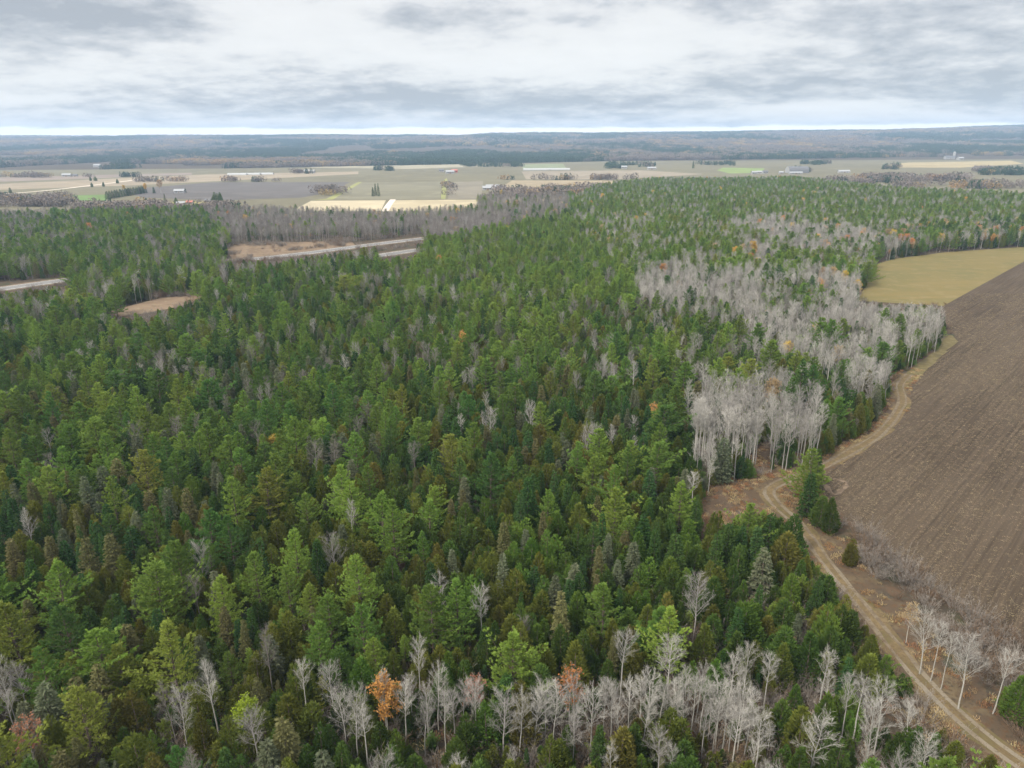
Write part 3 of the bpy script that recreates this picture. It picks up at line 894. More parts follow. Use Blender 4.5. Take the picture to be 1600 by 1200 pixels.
# region: (polygon on crown positions, weights pine cedar spruce aspen gold none, tone weights by species)
D = lambda **k: k
REG = [
    ([(1272, 722), (1340, 765), (1500, 875), (1720, 960), (1820, 1300), (1610, 1190), (1490, 1065), (1390, 945), (1318, 862), (1274, 800)], (.0, .004, .0, .004, 0, .992), D(aspen=(.6, .4, 0))),
    # grey aspen stands on the upper right, and pines amid them
    ([(1015, 478), (1085, 470), (1150, 482), (1165, 530), (1150, 570), (1190, 600), (1130, 605), (1060, 570), (1020, 520)], (.56, .12, .08, .23, .0, .01), {}),
    ([(1200, 455), (1245, 445), (1290, 455), (1290, 500), (1250, 510), (1205, 490)], (.35, .1, .1, .45, 0, 0), {}),
    ([(985, 425), (1050, 413), (1150, 425), (1260, 418), (1345, 428), (1352, 450), (1340, 470), (1440, 474), (1482, 495), (1487, 520), (1430, 560), (1395, 600), (1330, 605), (1290, 580), (1250, 565), (1190, 565), (1150, 530), (1130, 500), (1060, 490), (1000, 468)],
     (.09, .03, .025, .85, .004, 0), D(aspen=(.62, .33, .05), pine=(.3, .4, .3, 0))),
    ([(1240, 560), (1300, 585), (1345, 600), (1405, 590), (1405, 640), (1330, 705), (1275, 735), (1262, 650), (1238, 640)], (.18, .36, .18, .28, 0, 0), D(cedar=(.2, .5, .1, .2), aspen=(.2, .6, .2))),
    ([(1072, 600), (1130, 572), (1240, 596), (1276, 640), (1268, 735), (1186, 745), (1084, 740)], (0, .03, .02, .95, 0, 0), D(aspen=(.55, .4, .05))),
    ([(1130, 350), (1210, 343), (1290, 348), (1365, 362), (1368, 402), (1300, 404), (1210, 380)], (.15, 0, .03, .80, .02, 0), D(aspen=(.5, .4, .1))),
    ([(1150, 383), (1200, 385), (1220, 405), (1170, 415)], (.1, 0, 0, .85, .05, 0), {}),
    ([(1360, 360), (1600, 340), (1700, 340), (1700, 395), (1480, 392), (1370, 420)], (.48, .05, .08, .34, .05, 0), D(gold=(.2, .5, .3, 0, 0), pine=(.3, .4, .3, 0))),
    ([(880, 262), (1700, 262), (1700, 430), (985, 425), (900, 360)], (.62, 0, .02, .35, .012, 0), D(gold=(.1, .6, .3, 0, 0), pine=(.78, .14, .0, .08), aspen=(.5, .4, .1))),  # mostly the bright pine tone: sunlight on this belt put into crown colour
    # left middle distance
    ([(300, 312), (500, 315), (770, 300), (900, 285), (905, 330), (760, 362), (720, 372), (560, 374), (545, 378), (365, 382), (330, 345)], (.05, 0, .02, .92, .01, 0), D(aspen=(0, .25, .75), gold=(.2, .3, .5, 0, 0))),
    ([(-300, 300), (130, 318), (60, 345), (-300, 370)], (.12, 0, .03, .85, 0, 0), D(aspen=(.05, .35, .6))),
    ([(-300, 320), (365, 318), (365, 420), (0, 446), (-300, 470)], (.62, .05, .06, .27, .002, 0), D(aspen=(0, .35, .65), pine=(.4, .4, .2, 0))),
    ([(-300, 420), (420, 390), (660, 362), (660, 400), (420, 425), (340, 462), (-300, 520)], (.28, .16, .04, .30, .0, .22), D(pine=(.5, .4, 0, .1), aspen=(.1, .4, .5))),
    ([(620, 350), (900, 340), (1000, 400), (1000, 470), (640, 470), (600, 420)], (.88, .02, .04, .06, .002, 0), D(pine=(.78, .2, .02, 0), aspen=(.1, .5, .4))),  # pines weighted to the bright tone, standing in for sun on this belt
    ([(-300, 440), (640, 400), (660, 580), (-300, 610)], (.49, .22, .19, .08, .0, .02), D(pine=(.3, .45, .22, .03), aspen=(.1, .4, .5), cedar=(.4, .3, .15, .15), spruce=(.2, .4, .35, .05))),
    ([(650, 450), (1100, 440), (1100, 590), (640, 600)], (.54, .18, .14, .14, .0, .0), D(pine=(.4, .42, .16, .02), aspen=(.1, .4, .5))),
    # foreground and centre
    ([(180, 585), (620, 575), (620, 700), (560, 730), (200, 740)], (.64, .14, .17, .04, 0, .01), D(pine=(.35, .45, .18, .02), spruce=(.2, .3, .4, .1), aspen=(0, .2, .8))),
    ([(-300, 600), (200, 585), (200, 760), (-300, 800)], (.50, .23, .24, .02, 0, .01), D(pine=(.25, .45, .27, .03), spruce=(.1, .4, .3, .2), aspen=(0, .3, .7))),
    ([(600, 590), (1090, 580), (1100, 760), (600, 790)], (.28, .50, .17, .03, 0, .02), D(pine=(.25, .45, .27, .03), cedar=(.45, .35, .15, .05))),
    ([(420, 730), (760, 770), (780, 990), (430, 1000)], (.42, .45, .10, .01, 0, .02), D(pine=(.5, .34, .1, .06), cedar=(.55, .3, .05, .1))),
    ([(1000, 760), (1290, 800), (1290, 930), (1000, 940)], (.08, .76, .12, .01, 0, .03), D(cedar=(.2, .45, .05, .3), spruce=(.3, .6, .1, 0))),
    ([(760, 780), (1010, 760), (1010, 940), (760, 1000)], (.20, .58, .18, .02, 0, .02), D(pine=(.3, .45, .2, .05), cedar=(.3, .4, .05, .25))),
    ([(-300, 760), (430, 735), (430, 985), (-300, 1010)], (.33, .30, .34, .015, 0, .015), D(pine=(.3, .35, .2, .15), spruce=(.3, .25, .2, .25), cedar=(.55, .25, .15, .05))),
    ([(-300, 1000), (430, 985), (430, 1260), (-300, 1260)], (.38, .31, .25, .01, .0, .05), D(pine=(.25, .3, .1, .35), spruce=(.05, .15, .35, .45), cedar=(.6, .2, .15, .05), gold=(0, 0, 0, 0, 1), aspen=(.1, .4, .5))),
    ([(430, 1000), (780, 985), (860, 1025), (860, 1110), (430, 1120)], (.12, .55, .10, .04, 0, .19), D(cedar=(.3, .5, .1, .1), aspen=(.6, .4, 0))),
    ([(780, 940), (1010, 930), (1060, 950), (1060, 1030), (860, 1030)], (.14, .62, .12, .03, 0, .09), D(cedar=(.3, .5, .1, .1))),
    ([(850, 1028), (1215, 1028), (1215, 1130), (850, 1130)], (.0, .14, 0, .16, 0, .70), D(aspen=(.8, .2, 0))),
    ([(1010, 930), (1300, 920), (1345, 1000), (1345, 1030), (1060, 1030)], (.02, .24, .05, .03, 0, .66), D(cedar=(.35, .45, .1, .1), aspen=(0, .5, .5))),
    ([(1200, 1030), (1480, 1030), (1700, 1260), (1200, 1260)], (.0, .10, .02, .05, 0, .83), D(aspen=(.6, .4, 0), cedar=(.2, .3, .1, .4))),
    ([(400, 1100), (1215, 1110), (1215, 1300), (400, 1300)], (.04, .40, .04, .08, 0, .44), D(aspen=(.5, .5, 0), cedar=(.35, .4, .1, .15))),
    ]
SPN = ['pine', 'cedar', 'spruce', 'aspen', 'gold']
DEF_W = (.37, .41, .20, .01, .0, .01)
DEF_T = D(pine=(.28, .46, .22, .04), cedar=(.40, .36, .12, .12), spruce=(.28, .34, .22, .16), aspen=(.3, .4, .3), gold=(.4, .4, .2, 0, 0), brush=(.5, .5))
HMEAN = {'pine': (9, 13.8), 'cedar': (5.2, 8.8), 'spruce': (7, 11.0), 'aspen': (9, 12), 'gold': (7, 10.5)}
CROWN = {'pine': .28, 'cedar': .24, 'spruce': .17, 'aspen': .15, 'gold': .2}
R = np.random.default_rng(2024)


def seg_dist(P, line):
    out = np.full(len(P), 1e9)
    for i in range(0, len(line)):
        out = np.minimum(out, (P[:, 0] - line[i, 0]) ** 2 + (P[:, 1] - line[i, 1]) ** 2)
    return np.sqrt(out)


def blocked(P, h, r, track_gap=3.1):
    """True where a tree at P would stand in what the photo shows open"""
    bad = np.zeros(len(P), bool)
    for fz, fr in ((0, 0), (.3, 0), (.6, -.5), (.6, .5), (.95, 0)):
        Q = np.c_[P[:, 0] + fr * r, P[:, 1], h * fz]
        px, dz_ = proj(Q)
        px = px + np.stack([fbm(P[:, 0] / 7, P[:, 1] / 7, 21, 2) - .5, fbm(P[:, 0] / 7 + 40, P[:, 1] / 7, 22, 2) - .5], 1) * np.clip(5200 / dz_, 5, 20)[:, None]
        raw = proj(Q)[0]
        for poly in OPEN:
            bad |= inside(poly, raw if poly is PLOUGH or poly is HAY or poly is TRACK_VIEW or poly in VIS_ROAD else px)
    near = P[:, 1] < 420
    if near.any():
        dd = seg_dist(P[near], track_pts)
        bad[near] |= dd < track_gap + r[near] * .45
    return bad


def classify(P):
    px, _ = proj(np.c_[P, np.full(len(P), 6.5)])
    n = len(P)
    w = np.tile(np.array(DEF_W), (n, 1))
    reg = np.full(n, -1)
    for i in range(len(REG) - 1, -1, -1):
        k = inside(REG[i][0], px)
        w[k] = REG[i][1]
        reg[k] = i
    # stands: each species likes its own patches
    for j, s in enumerate((31, 47, 59, 71)):
        w[:, j] *= .35 + 1.5 * np.clip((fbm(P[:, 0] / 26 + s, P[:, 1] / 26, s, 3) - .28) / .44, 0, 1)
    none = w[:, 5].copy()
    w[:, :5] /= np.array([2.6, 1.9, 1.9, 3.0, 2.6])
    w[:, :5] *= ((1 - none) / np.maximum(w[:, :5].sum(1), 1e-6))[:, None]
    w[:, 5] = none
    c = np.cumsum(w, 1)
    sp = (R.random(n)[:, None] > c).sum(1)
    return sp, reg, px


def pick_tone(species, reg, x, y):
    tw = np.array((REG[reg][2].get(species) if reg >= 0 else None) or DEF_T[species], float)
    return int(R.choice(len(tw), p=tw / tw.sum()))


TREES = []          # dict(sp, var, tone, x, y, h, s, rz, mark)


def add_tree(sp, x, y, h, tone, var=None, lean=0.0, mark=None, z=0.0):
    pr = PROTO[sp]
    var = int(R.integers(len(pr))) if var is None else var
    TREES.append(dict(sp=sp, var=var, tone=tone, x=float(x), y=float(y), z=float(z), h=h, s=h / pr[var]['h'], rz=float(R.uniform(0, 6.283)), lean=lean, mark=mark, w=float(R.uniform(.82, 1.2))))
    return TREES[-1]


def by_top(px, py, h):
    p = at(px, py, h)
    return p[0], p[1]


# --- trees one can name in the photo: species, top pixel, height, tone, variant, phrase that finds them
MARKS = [
    ('gold', 600, 1062, 9.5, 0, 0, 'orange leaved tree among the bare trunks by the bottom edge'),
    ('gold', 381, 1094, 7.0, 3, 1, 'lime green young tree at the bottom edge'),
    ('aspen', 322, 1030, 12.5, 0, 2, 'biggest pale bare aspen in the bottom corner trees'),
    ('aspen', 275, 1075, 10.5, 0, 3, 'twin stemmed pale bare aspen leaning beside the biggest one'),
    ('aspen', 468, 1028, 10.5, 0, 1, 'bare pale aspen standing alone before dark pines'),
    ('aspen', 512, 1034, 9.5, 0, 5, 'small bare aspen next to the lone pale aspen'),
    ('pine', 530, 727, 13.5, 0, 4, 'tall pointed bright pine in the middle of the forest'),
    ('pine', 800, 988, 11.5, 0, 3, 'wide spreading bright pine behind the bare aspen row'),
    ('pine', 672, 912, 12.5, 1, 0, 'dense green pine, one of a tall pair'),
    ('pine', 714, 906, 12.5, 1, 2, 'dense green pine, other of a tall pair'),
    ('pine', 945, 912, 11, 1, 5, 'broad lopsided pine above the cedar thicket'),
    ('pine', 1030, 950, 9.5, 1, 1, 'round topped pine at the edge of the brush'),
    ('pine', 275, 846, 12.5, 1, 5, 'big rounded dark pine in the lower forest'),
    ('pine', 340, 902, 11.5, 0, 1, 'conical bright pine below the rounded dark pine'),
    ('pine', 457, 826, 12.5, 0, 0, 'layered yellowish pine standing above cedars'),
    ('pine', 395, 862, 12, 1, 2, 'slim layered green pine beside the yellowish pine'),
    ('pine', 612, 782, 13.5, 0, 4, 'tall plumed pine leading the bright central group'),
    ('spruce', 130, 836, 10.5, 3, 3, 'brown tinged spruce with hanging branches'),
    ('spruce', 290, 760, 10.5, 3, 1, 'slender brownish spruce among dark firs'),
    ('spruce', 482, 680, 10.5, 2, 1, 'grey green spruce, first of three in a line'),
    ('spruce', 502, 682, 10.0, 2, 3, 'grey green spruce, middle of three in a line'),
    ('spruce', 522, 676, 10.5, 2, 1, 'grey green spruce, last of three in a line'),
    ('spruce', 580, 676, 11, 2, 4, 'tall grey spruce by the dark fir hollow'),
    ('spruce', 825, 745, 12, 1, 0, 'large dark spruce in the cedar centre'),
    ('pine', 625, 598, 12.5, 3, 6, 'thin yellow tipped pine with grey lower branches'),
    ('pine', 860, 580, 11, 3, 1, 'yellowing small pine in the middle distance'),
    ('gold', 722, 520, 9.0, 0, 3, 'single orange tree in the middle of the conifers'),
    ('gold', 425, 683, 6.0, 1, 3, 'small golden tree poking out between pines'),
    ('aspen', 992, 650, 7.5, 0, 5, 'small white bare tree inside the cedars'),
    ('gold', 1025, 632, 7.5, 0, 2, 'thin orange topped tree left of the tall aspens'),
    ('spruce', 1270, 738, 9.5, 1, 2, 'large dark cone shaped conifer at the track bend'),
    ('cedar', 1288, 775, 6.5, 1, 0, 'dark cedar tucked against the cone shaped conifer'),
    ('cedar', 1304, 778, 7.5, 1, 2, 'narrow cedar below the cone shaped conifer'),
    ('cedar', 1336, 843, 5.0, 2, 4, 'small yellowish cedar alone beside the ploughed field'),
    ('pine', 1172, 788, 10, 1, 3, 'star shaped green pine below the bracken clearing'),
    ('cedar', 1125, 798, 8, 0, 5, 'olive cedar beside the star shaped pine'),
    ('cedar', 1242, 806, 8, 1, 1, 'broad cedar against the bend of the track'),
    ('cedar', 1296, 942, 9, 3, 3, 'big green cedar, taller of a twin by the track'),
    ('cedar', 1318, 946, 8.5, 1, 5, 'big green cedar, broader of a twin by the track'),
    ('cedar', 1362, 992, 7.5, 0, 2, 'olive cedar closest to the lower track'),
    ('cedar', 1328, 1022, 5.5, 3, 4, 'short bright cedar below the twin cedars'),
    ('aspen', 1526, 992, 11.5, 0, 3, 'large white bare aspen right of the track'),
    ('aspen', 1580, 1010, 10.5, 0, 1, 'leaning white bare aspen near the picture edge'),
    ('aspen', 1458, 958, 10, 0, 5, 'first white bare aspen of a trio by the field'),
    ('aspen', 1476, 968, 10, 0, 1, 'middle white bare aspen of a trio by the field'),
    ('aspen', 1492, 985, 9.5, 0, 4, 'last white bare aspen of a trio by the field'),
    ('gold', 1428, 946, 6.5, 2, 2, 'buff leaved bushy tree beside the aspen trio'),
    ('aspen', 1334, 1052, 10.5, 0, 0, 'pale bare aspen, thicker of a pair left of the track'),
    ('aspen', 1352, 1056, 10.5, 0, 4, 'pale bare aspen, thinner of a pair left of the track'),
    ('aspen', 1388, 1068, 10.5, 0, 5, 'lone pale bare aspen just left of the lower track'),
    ('aspen', 1430, 1100, 8.5, 0, 5, 'crooked pale sapling beside the lower track'),
    ('cedar', 1296, 1084, 8.0, 3, 2, 'lime tinged conifer left of the pale aspens'),
    ('cedar', 1258, 1106, 8.0, 0, 0, 'olive cedar next to the lime tinged conifer'),
    ('cedar', 1225, 1096, 6.0, 1, 4, 'small dark cedar at the end of the aspen row'),
    ('cedar', 1420, 1135, 6.0, 1, 5, 'dark green cedar beside the track at the bottom'),
    ('pine', 120, 1078, 11.5, 3, 5, 'big yellow green pine in the bottom corner'),
    ('cedar', 820, 1090, 8, 2, 2, 'bronze cedar between the bare trunks at the bottom'),
    ('cedar', 760, 1098, 8, 3, 5, 'green cedar below the orange leaved tree and bare aspens'),
    ('pine', 1255, 565, 14, 2, 4, 'tall dark pine rising from the grey aspens'),
    ('pine', 1277, 568, 13.5, 2, 6, 'slimmer dark pine beside the tall dark one'),
    ('pine', 1240, 590, 12.5, 2, 2, 'lower dark pine in the dark trio'),
    ('pine', 1270, 430, 11, 2, 0, 'dark pine island in the grey aspen stand'),
    ('pine', 1205, 470, 11, 0, 1, 'green pine inside the grey aspen stand'),
    ('gold', 1342, 438, 9, 1, 0, 'bright golden tree at the corner of the hay field'),
    ('gold', 1312, 542, 8.5, 1, 0, 'golden crown in the grey aspens near the field'),
    ('gold', 1232, 534, 8.0, 1, 1, 'yellow crown beside the green pines and aspens'),
    ('gold', 1272, 508, 8.0, 1, 3, 'small yellow crown deep in the grey aspens'),
    ('gold', 1208, 594, 10.5, 2, 0, 'buff crowned tree above the tall bare aspens'),
    ('gold', 1305, 418, 10, 2, 0, 'buff gold crown along the back of the aspens'),
    ('gold', 1285, 418, 10, 2, 1, 'second buff crown along the back of the aspens'),
    ('gold', 1322, 424, 10, 1, 1, 'golden crown left of the hay field corner'),
    ('gold', 1160, 382, 11, 2, 0, 'wide buff gold crown in the upper forest'),
    ('gold', 1178, 378, 11, 1, 1, 'golden crown beside the wide buff one'),
    ('gold', 1148, 386, 10, 1, 0, 'golden edge crown left of the buff one'),
    ('gold', 1292, 341, 10, 1, 1, 'yellow crown high in the upper forest'),
    ('gold', 1310, 350, 10, 0, 0, 'orange crown below the yellow one in the upper forest'),
    ('gold', 1255, 296, 11, 1, 0, 'yellow crown near the far forest edge'),
    ('gold', 1510, 308, 11, 1, 1, 'yellow crown on the far upper ridge'),
    ('gold', 1408, 366, 10, 0, 0, 'orange tree behind the dark hedge of the hay field'),
    ('gold', 1420, 366, 10, 0, 1, 'second orange tree behind the hay field hedge'),
    ('gold', 1478, 342, 10, 2, 0, 'buff tree row left end above the hay field'),
    ('gold', 1492, 346, 10, 0, 1, 'orange tree above the middle of the hay field'),
    ('gold', 1530, 352, 10, 0, 0, 'orange tree above the right of the hay field'),
    ('gold', 1534, 338, 10, 2, 1, 'buff crown above the right of the hay field'),
    ('gold', 1557, 354, 10, 0, 1, 'orange tree near the dark end of the hay field'),
    ('gold', 138, 349, 11, 0, 0, 'orange crown in the woods beyond the highway'),
    ('gold', 1008, 296, 10, 1, 1, 'yellow crown, first of a pair at the forest edge'),
    ('gold', 1020, 297, 10, 1, 0, 'yellow crown, second of a pair at the forest edge'),
    ('gold', 1078, 280, 11, 1, 0, 'yellow crown where the forest meets the plain'),
    ('aspen', 163, 444, 11, 0, 2, 'white bare tree standing by the highway strip'),
    ('pine', 92, 700, 12, 1, 5, 'full green pine far over by the picture edge'),
    ('cedar', 895, 655, 8, 0, 3, 'rounded olive cedar in a cedar patch'),
    ('pine', 985, 690, 10, 0, 3, 'open star branched pine in the cedar patch'),
    ('pine', 740, 660, 12, 0, 5, 'broad green pine with a light flat crown'),
    ('pine', 1090, 545, 11, 1, 1, 'pine at the edge of the grey aspen stand'),
    ('gold', 893, 1050, 9.5, 0, 2, 'thin aspen with orange top in the bare row'),
    ('gold', 742, 1060, 7.0, 4, 2, 'rust tinged bare tree behind the bare row'),
    ('gold', 40, 1130, 8.0, 4, 2, 'rusty twigged tree in the bottom corner'),
]
for sp, px, py, h, tone, var, phrase in MARKS:
    x, y = by_top(px, py, h)
    add_tree(sp, x, y, h, tone, var, 0, phrase)
# the bare aspen row along the bottom, and bare trees left of it
ROWA = [(868, 1062), (905, 1056), (925, 1048), (942, 1040), (958, 1046), (985, 1052), (1003, 1040), (1018, 1044), (1030, 1036), (1046, 1048), (1058, 1042), (1072, 1040), (1088, 1036), (1100, 1048), (1112, 1050), (1128, 1056), (1140, 1052), (1152, 1060), (1165, 1060),
        (1178, 1066), (1195, 1090), (1065, 1060), (975, 1070), (1010, 1066), (1120, 1075), (1205, 1125),
        (597, 1024), (640, 1030), (664, 1046), (682, 1028), (690, 1060), (710, 1070), (740, 1044), (662, 1084), (785, 1068), (812, 1074), (836, 1066), (855, 1062), (550, 1052), (530, 1060), (720, 1046), (625, 1046),
        (800, 1150), (1050, 1150), (960, 1155), (1180, 1150), (720, 1172), (1350, 1150), (1200, 1165), (0, 1020), (18, 1030), (5, 1050)]
for px, py in ROWA:
    h = R.uniform(8.2, 11.2) if py < 1100 else R.uniform(5, 7.5)
    x, y = by_top(px + R.normal(0, 2), py + R.uniform(6, 24), h)
    add_tree('aspen', x, y, h, 0 if R.random() < .8 else 1)
# the tall aspen stand above the bracken clearing: trunks in full view
for k in range(46):
    px = R.uniform(1080, 1182)
    x, y = at(px, R.uniform(690, 738))[:2]
    add_tree('aspen', x, y, R.uniform(12.0, 14.5), int(R.random() > .6), int(R.choice([1, 4, 4, 0])))
for k in range(22):
    px = R.uniform(1200, 1275)
    x, y = at(px, R.uniform(680, 738))[:2]
    add_tree('aspen', x, y, R.uniform(11, 13.5), int(R.random() > .5), int(R.choice([1, 4, 0])))

# --- the forest itself
fixed = np.array([(q['x'], q['y']) for q in TREES])


def scatter(y0, y1, spacing, margin=150, tight=1.0, young=None):
    """darts over the ground between two distances"""
    n = int((y1 - y0) / spacing)
    P = []
    for i in range(n):
        y = y0 + (i + .5) * (y1 - y0) / n
        half = (y * math.cos(PITCH) + H * math.sin(PITCH)) * (800 + margin) / FPX
        m_ = int(2 * half / spacing)
        xs = (np.arange(m_) + .5 + R.uniform(-.48, .48, m_)) * spacing - half
        P.append(np.c_[xs, y + R.uniform(-.48, .48, m_) * spacing])
    P = np.concatenate(P)
    R.shuffle(P)
    sp, reg, px = classify(P)
    u = R.random(len(P))
    keep = sp < 5
    P, sp, reg, u = P[keep], sp[keep], reg[keep], u[keep]
    hmin = np.array([HMEAN[s][0] for s in SPN])[sp]
    hmax = np.array([HMEAN[s][1] for s in SPN])[sp]
    h = hmin + (hmax - hmin) * u
    small = R.random(len(P)) < .16
    h = np.where(small, h * R.uniform(.45, .8, len(P)), h)
    if young:
        sp = np.where(sp > 2, R.integers(0, 3, len(P)), sp)
        h = R.uniform(young[0], young[1], len(P))
    r = h * np.array([CROWN[s] for s in SPN])[sp]
    bad = blocked(P, h, r)
    P, sp, reg, h, r = P[~bad], sp[~bad], reg[~bad], h[~bad], r[~bad]
    cell = 4.0
    grid = {}
    for q in TREES:
        if y0 - 6 <= q['y'] <= y1 + 6:
            grid.setdefault((int(q['x'] // cell), int(q['y'] // cell)), []).append((q['x'], q['y'], q['h'] * CROWN[q['sp']]))
    cnt = 0
    for i in range(len(P)):
        x, y = P[i]
        cx, cy = int(x // cell), int(y // cell)
        ok = True
        for a in (-1, 0, 1):
            for b in (-1, 0, 1):
                for gx, gy, gr in grid.get((cx + a, cy + b), ()):
                    md = (r[i] + gr) * .62 * tight
                    if (gx - x) ** 2 + (gy - y) ** 2 < md * md:
                        ok = False
                        break
                if not ok:
                    break
            if not ok:
                break
        if not ok:
            continue
        grid.setdefault((cx, cy), []).append((x, y, r[i]))
        s = SPN[sp[i]]
        add_tree(s, x, y, float(h[i]), pick_tone(s, reg[i], x, y))
        cnt += 1
    return cnt


NEAR = scatter(52, 330, 1.75)
print('young', scatter(52, 260, 1.6, 150, .62, (2.0, 4.6)))
print('near', NEAR, 'mid', scatter(330, 640, 2.4), 'far', scatter(640, 1400, 4.2, 60, 1.1))

# ------------------------------------------------------------------ individuals and masses
KIND = {'pine': ('pine_tree', 'pine tree', 'pine_forest'), 'cedar': ('cedar_tree', 'cedar tree', 'cedar_forest'), 'spruce': ('spruce_tree', 'spruce tree', 'spruce_forest'),
        'aspen': ('bare_aspen', 'bare tree', 'aspen_woods'), 'gold': ('autumn_tree', 'autumn tree', 'autumn_woods')}
WORD = {'pine': 'pine', 'cedar': 'cedar', 'spruce': 'spruce', 'aspen': 'bare aspen', 'gold': 'autumn tree'}
GROUPS = {'pine': 'white pines of the forest', 'cedar': 'cedars of the forest', 'spruce': 'spruces of the forest', 'aspen': 'leafless aspens', 'gold': 'trees still holding autumn leaves'}
_U = ['', 'first', 'second', 'third', 'fourth', 'fifth', 'sixth', 'seventh', 'eighth', 'ninth']
ORD = ['nearest'] + _U[2:] + ['tenth', 'eleventh', 'twelfth', 'thirteenth', 'fourteenth', 'fifteenth', 'sixteenth', 'seventeenth', 'eighteenth', 'nineteenth']
for _t, _o in (('twenty', 'twentieth'), ('thirty', 'thirtieth'), ('forty', 'fortieth'), ('fifty', 'fiftieth'), ('sixty', 'sixtieth')):
    ORD += [_o] + [f'{_t}-{u}' for u in _U[1:]]
top = np.array([(q['x'], q['y'], q['h'] * .8) for q in TREES])
tpx, tdz = proj(top)
for q, p_, d_ in zip(TREES, tpx, tdz):
    q['px'], q['d'] = p_, d_
    q['size'] = q['h'] / d_
    q['in'] = 4 < p_[0] < 1596 and 4 < p_[1] < 1192
LIMIT = {'pine': 300, 'cedar': 300, 'spruce': 300, 'aspen': 300, 'gold': 300}
for sp in SPN:
    own = sorted([q for q in TREES if q['sp'] == sp and q['in']], key=lambda q: (q['mark'] is None, -q['size']))
    for q in own[:LIMIT[sp]]:
        q['single'] = True
marks = [q for q in TREES if q['mark']]
mark_px = np.array([q['px'] for q in marks])
# short names by which neighbours refer to a landmark
SHORT = {q['mark']: ' '.join(q['mark'].split()[:7]) for q in marks}


def short(ph):
    w = ph.replace(',', '').split()
    stop = {'the', 'a', 'of', 'by', 'in', 'at', 'to', 'and', 'with', 'from', 'among', 'beside', 'between', 'below', 'above', 'behind', 'before', 'inside', 'near', 'right', 'left', 'next', 'one', 'other', 'along', 'against'}
    w = w[:7]
    while w and w[-1].lower() in stop:
        w.pop()
    return ' '.join(w)


buckets = {}
for q in TREES:
    if not q.get('single') or q['mark']:
        continue
    d = mark_px - q['px']
    dist = np.hypot(d[:, 0], d[:, 1] * 1.6)
    k = int(np.argmin(dist))
    dx, dy = -d[k]
    side = ('left of' if dx < 0 else 'right of') if abs(dx) > abs(dy) * 1.3 else ('behind' if dy < 0 else 'in front of')
    buckets.setdefault((q['sp'], k, side), []).append((dist[k], q))
for (sp, k, side), lst in buckets.items():
    lst.sort(key=lambda e: e[0])
    for i, (_, q) in enumerate(lst):
        o_ = ORD[min(i, len(ORD) - 1)] + (' nearest' if i else '')
        tone = TONES[sp][q['tone']][0]
        q['label'] = f"{tone} {WORD[sp]}, {o_} one {side} the {short(marks[k]['mark'])}"
        if len(q['label'].split()) > 16:
            q['label'] = ' '.join(q['label'].split()[:16])


def build_single(q):
    pr = PROTO[q['sp']][q['var']]
    nm, cat, _ = KIND[q['sp']]
    e = bpy.data.objects.new(nm, None)
    COL.objects.link(e)
    e.location = (q['x'], q['y'], q['z'])
    e.rotation_euler = (R.normal(0, .02), R.normal(0, .02), q['rz'])
    e.scale = (q['s'] * q['w'], q['s'] * q['w'], q['s'])
    e.empty_display_size = .3
    for pn, me, toned in pr['parts']:
        o = bpy.data.objects.new(pn, me)
        COL.objects.link(o)
        o.parent = e
        if toned:
            o.material_slots[0].link = 'OBJECT'
            o.material_slots[0].material = TONES[q['sp']][q['tone']][1]
    tag(e, q['mark'] or q['label'], cat, GROUPS[q['sp']])
    return e


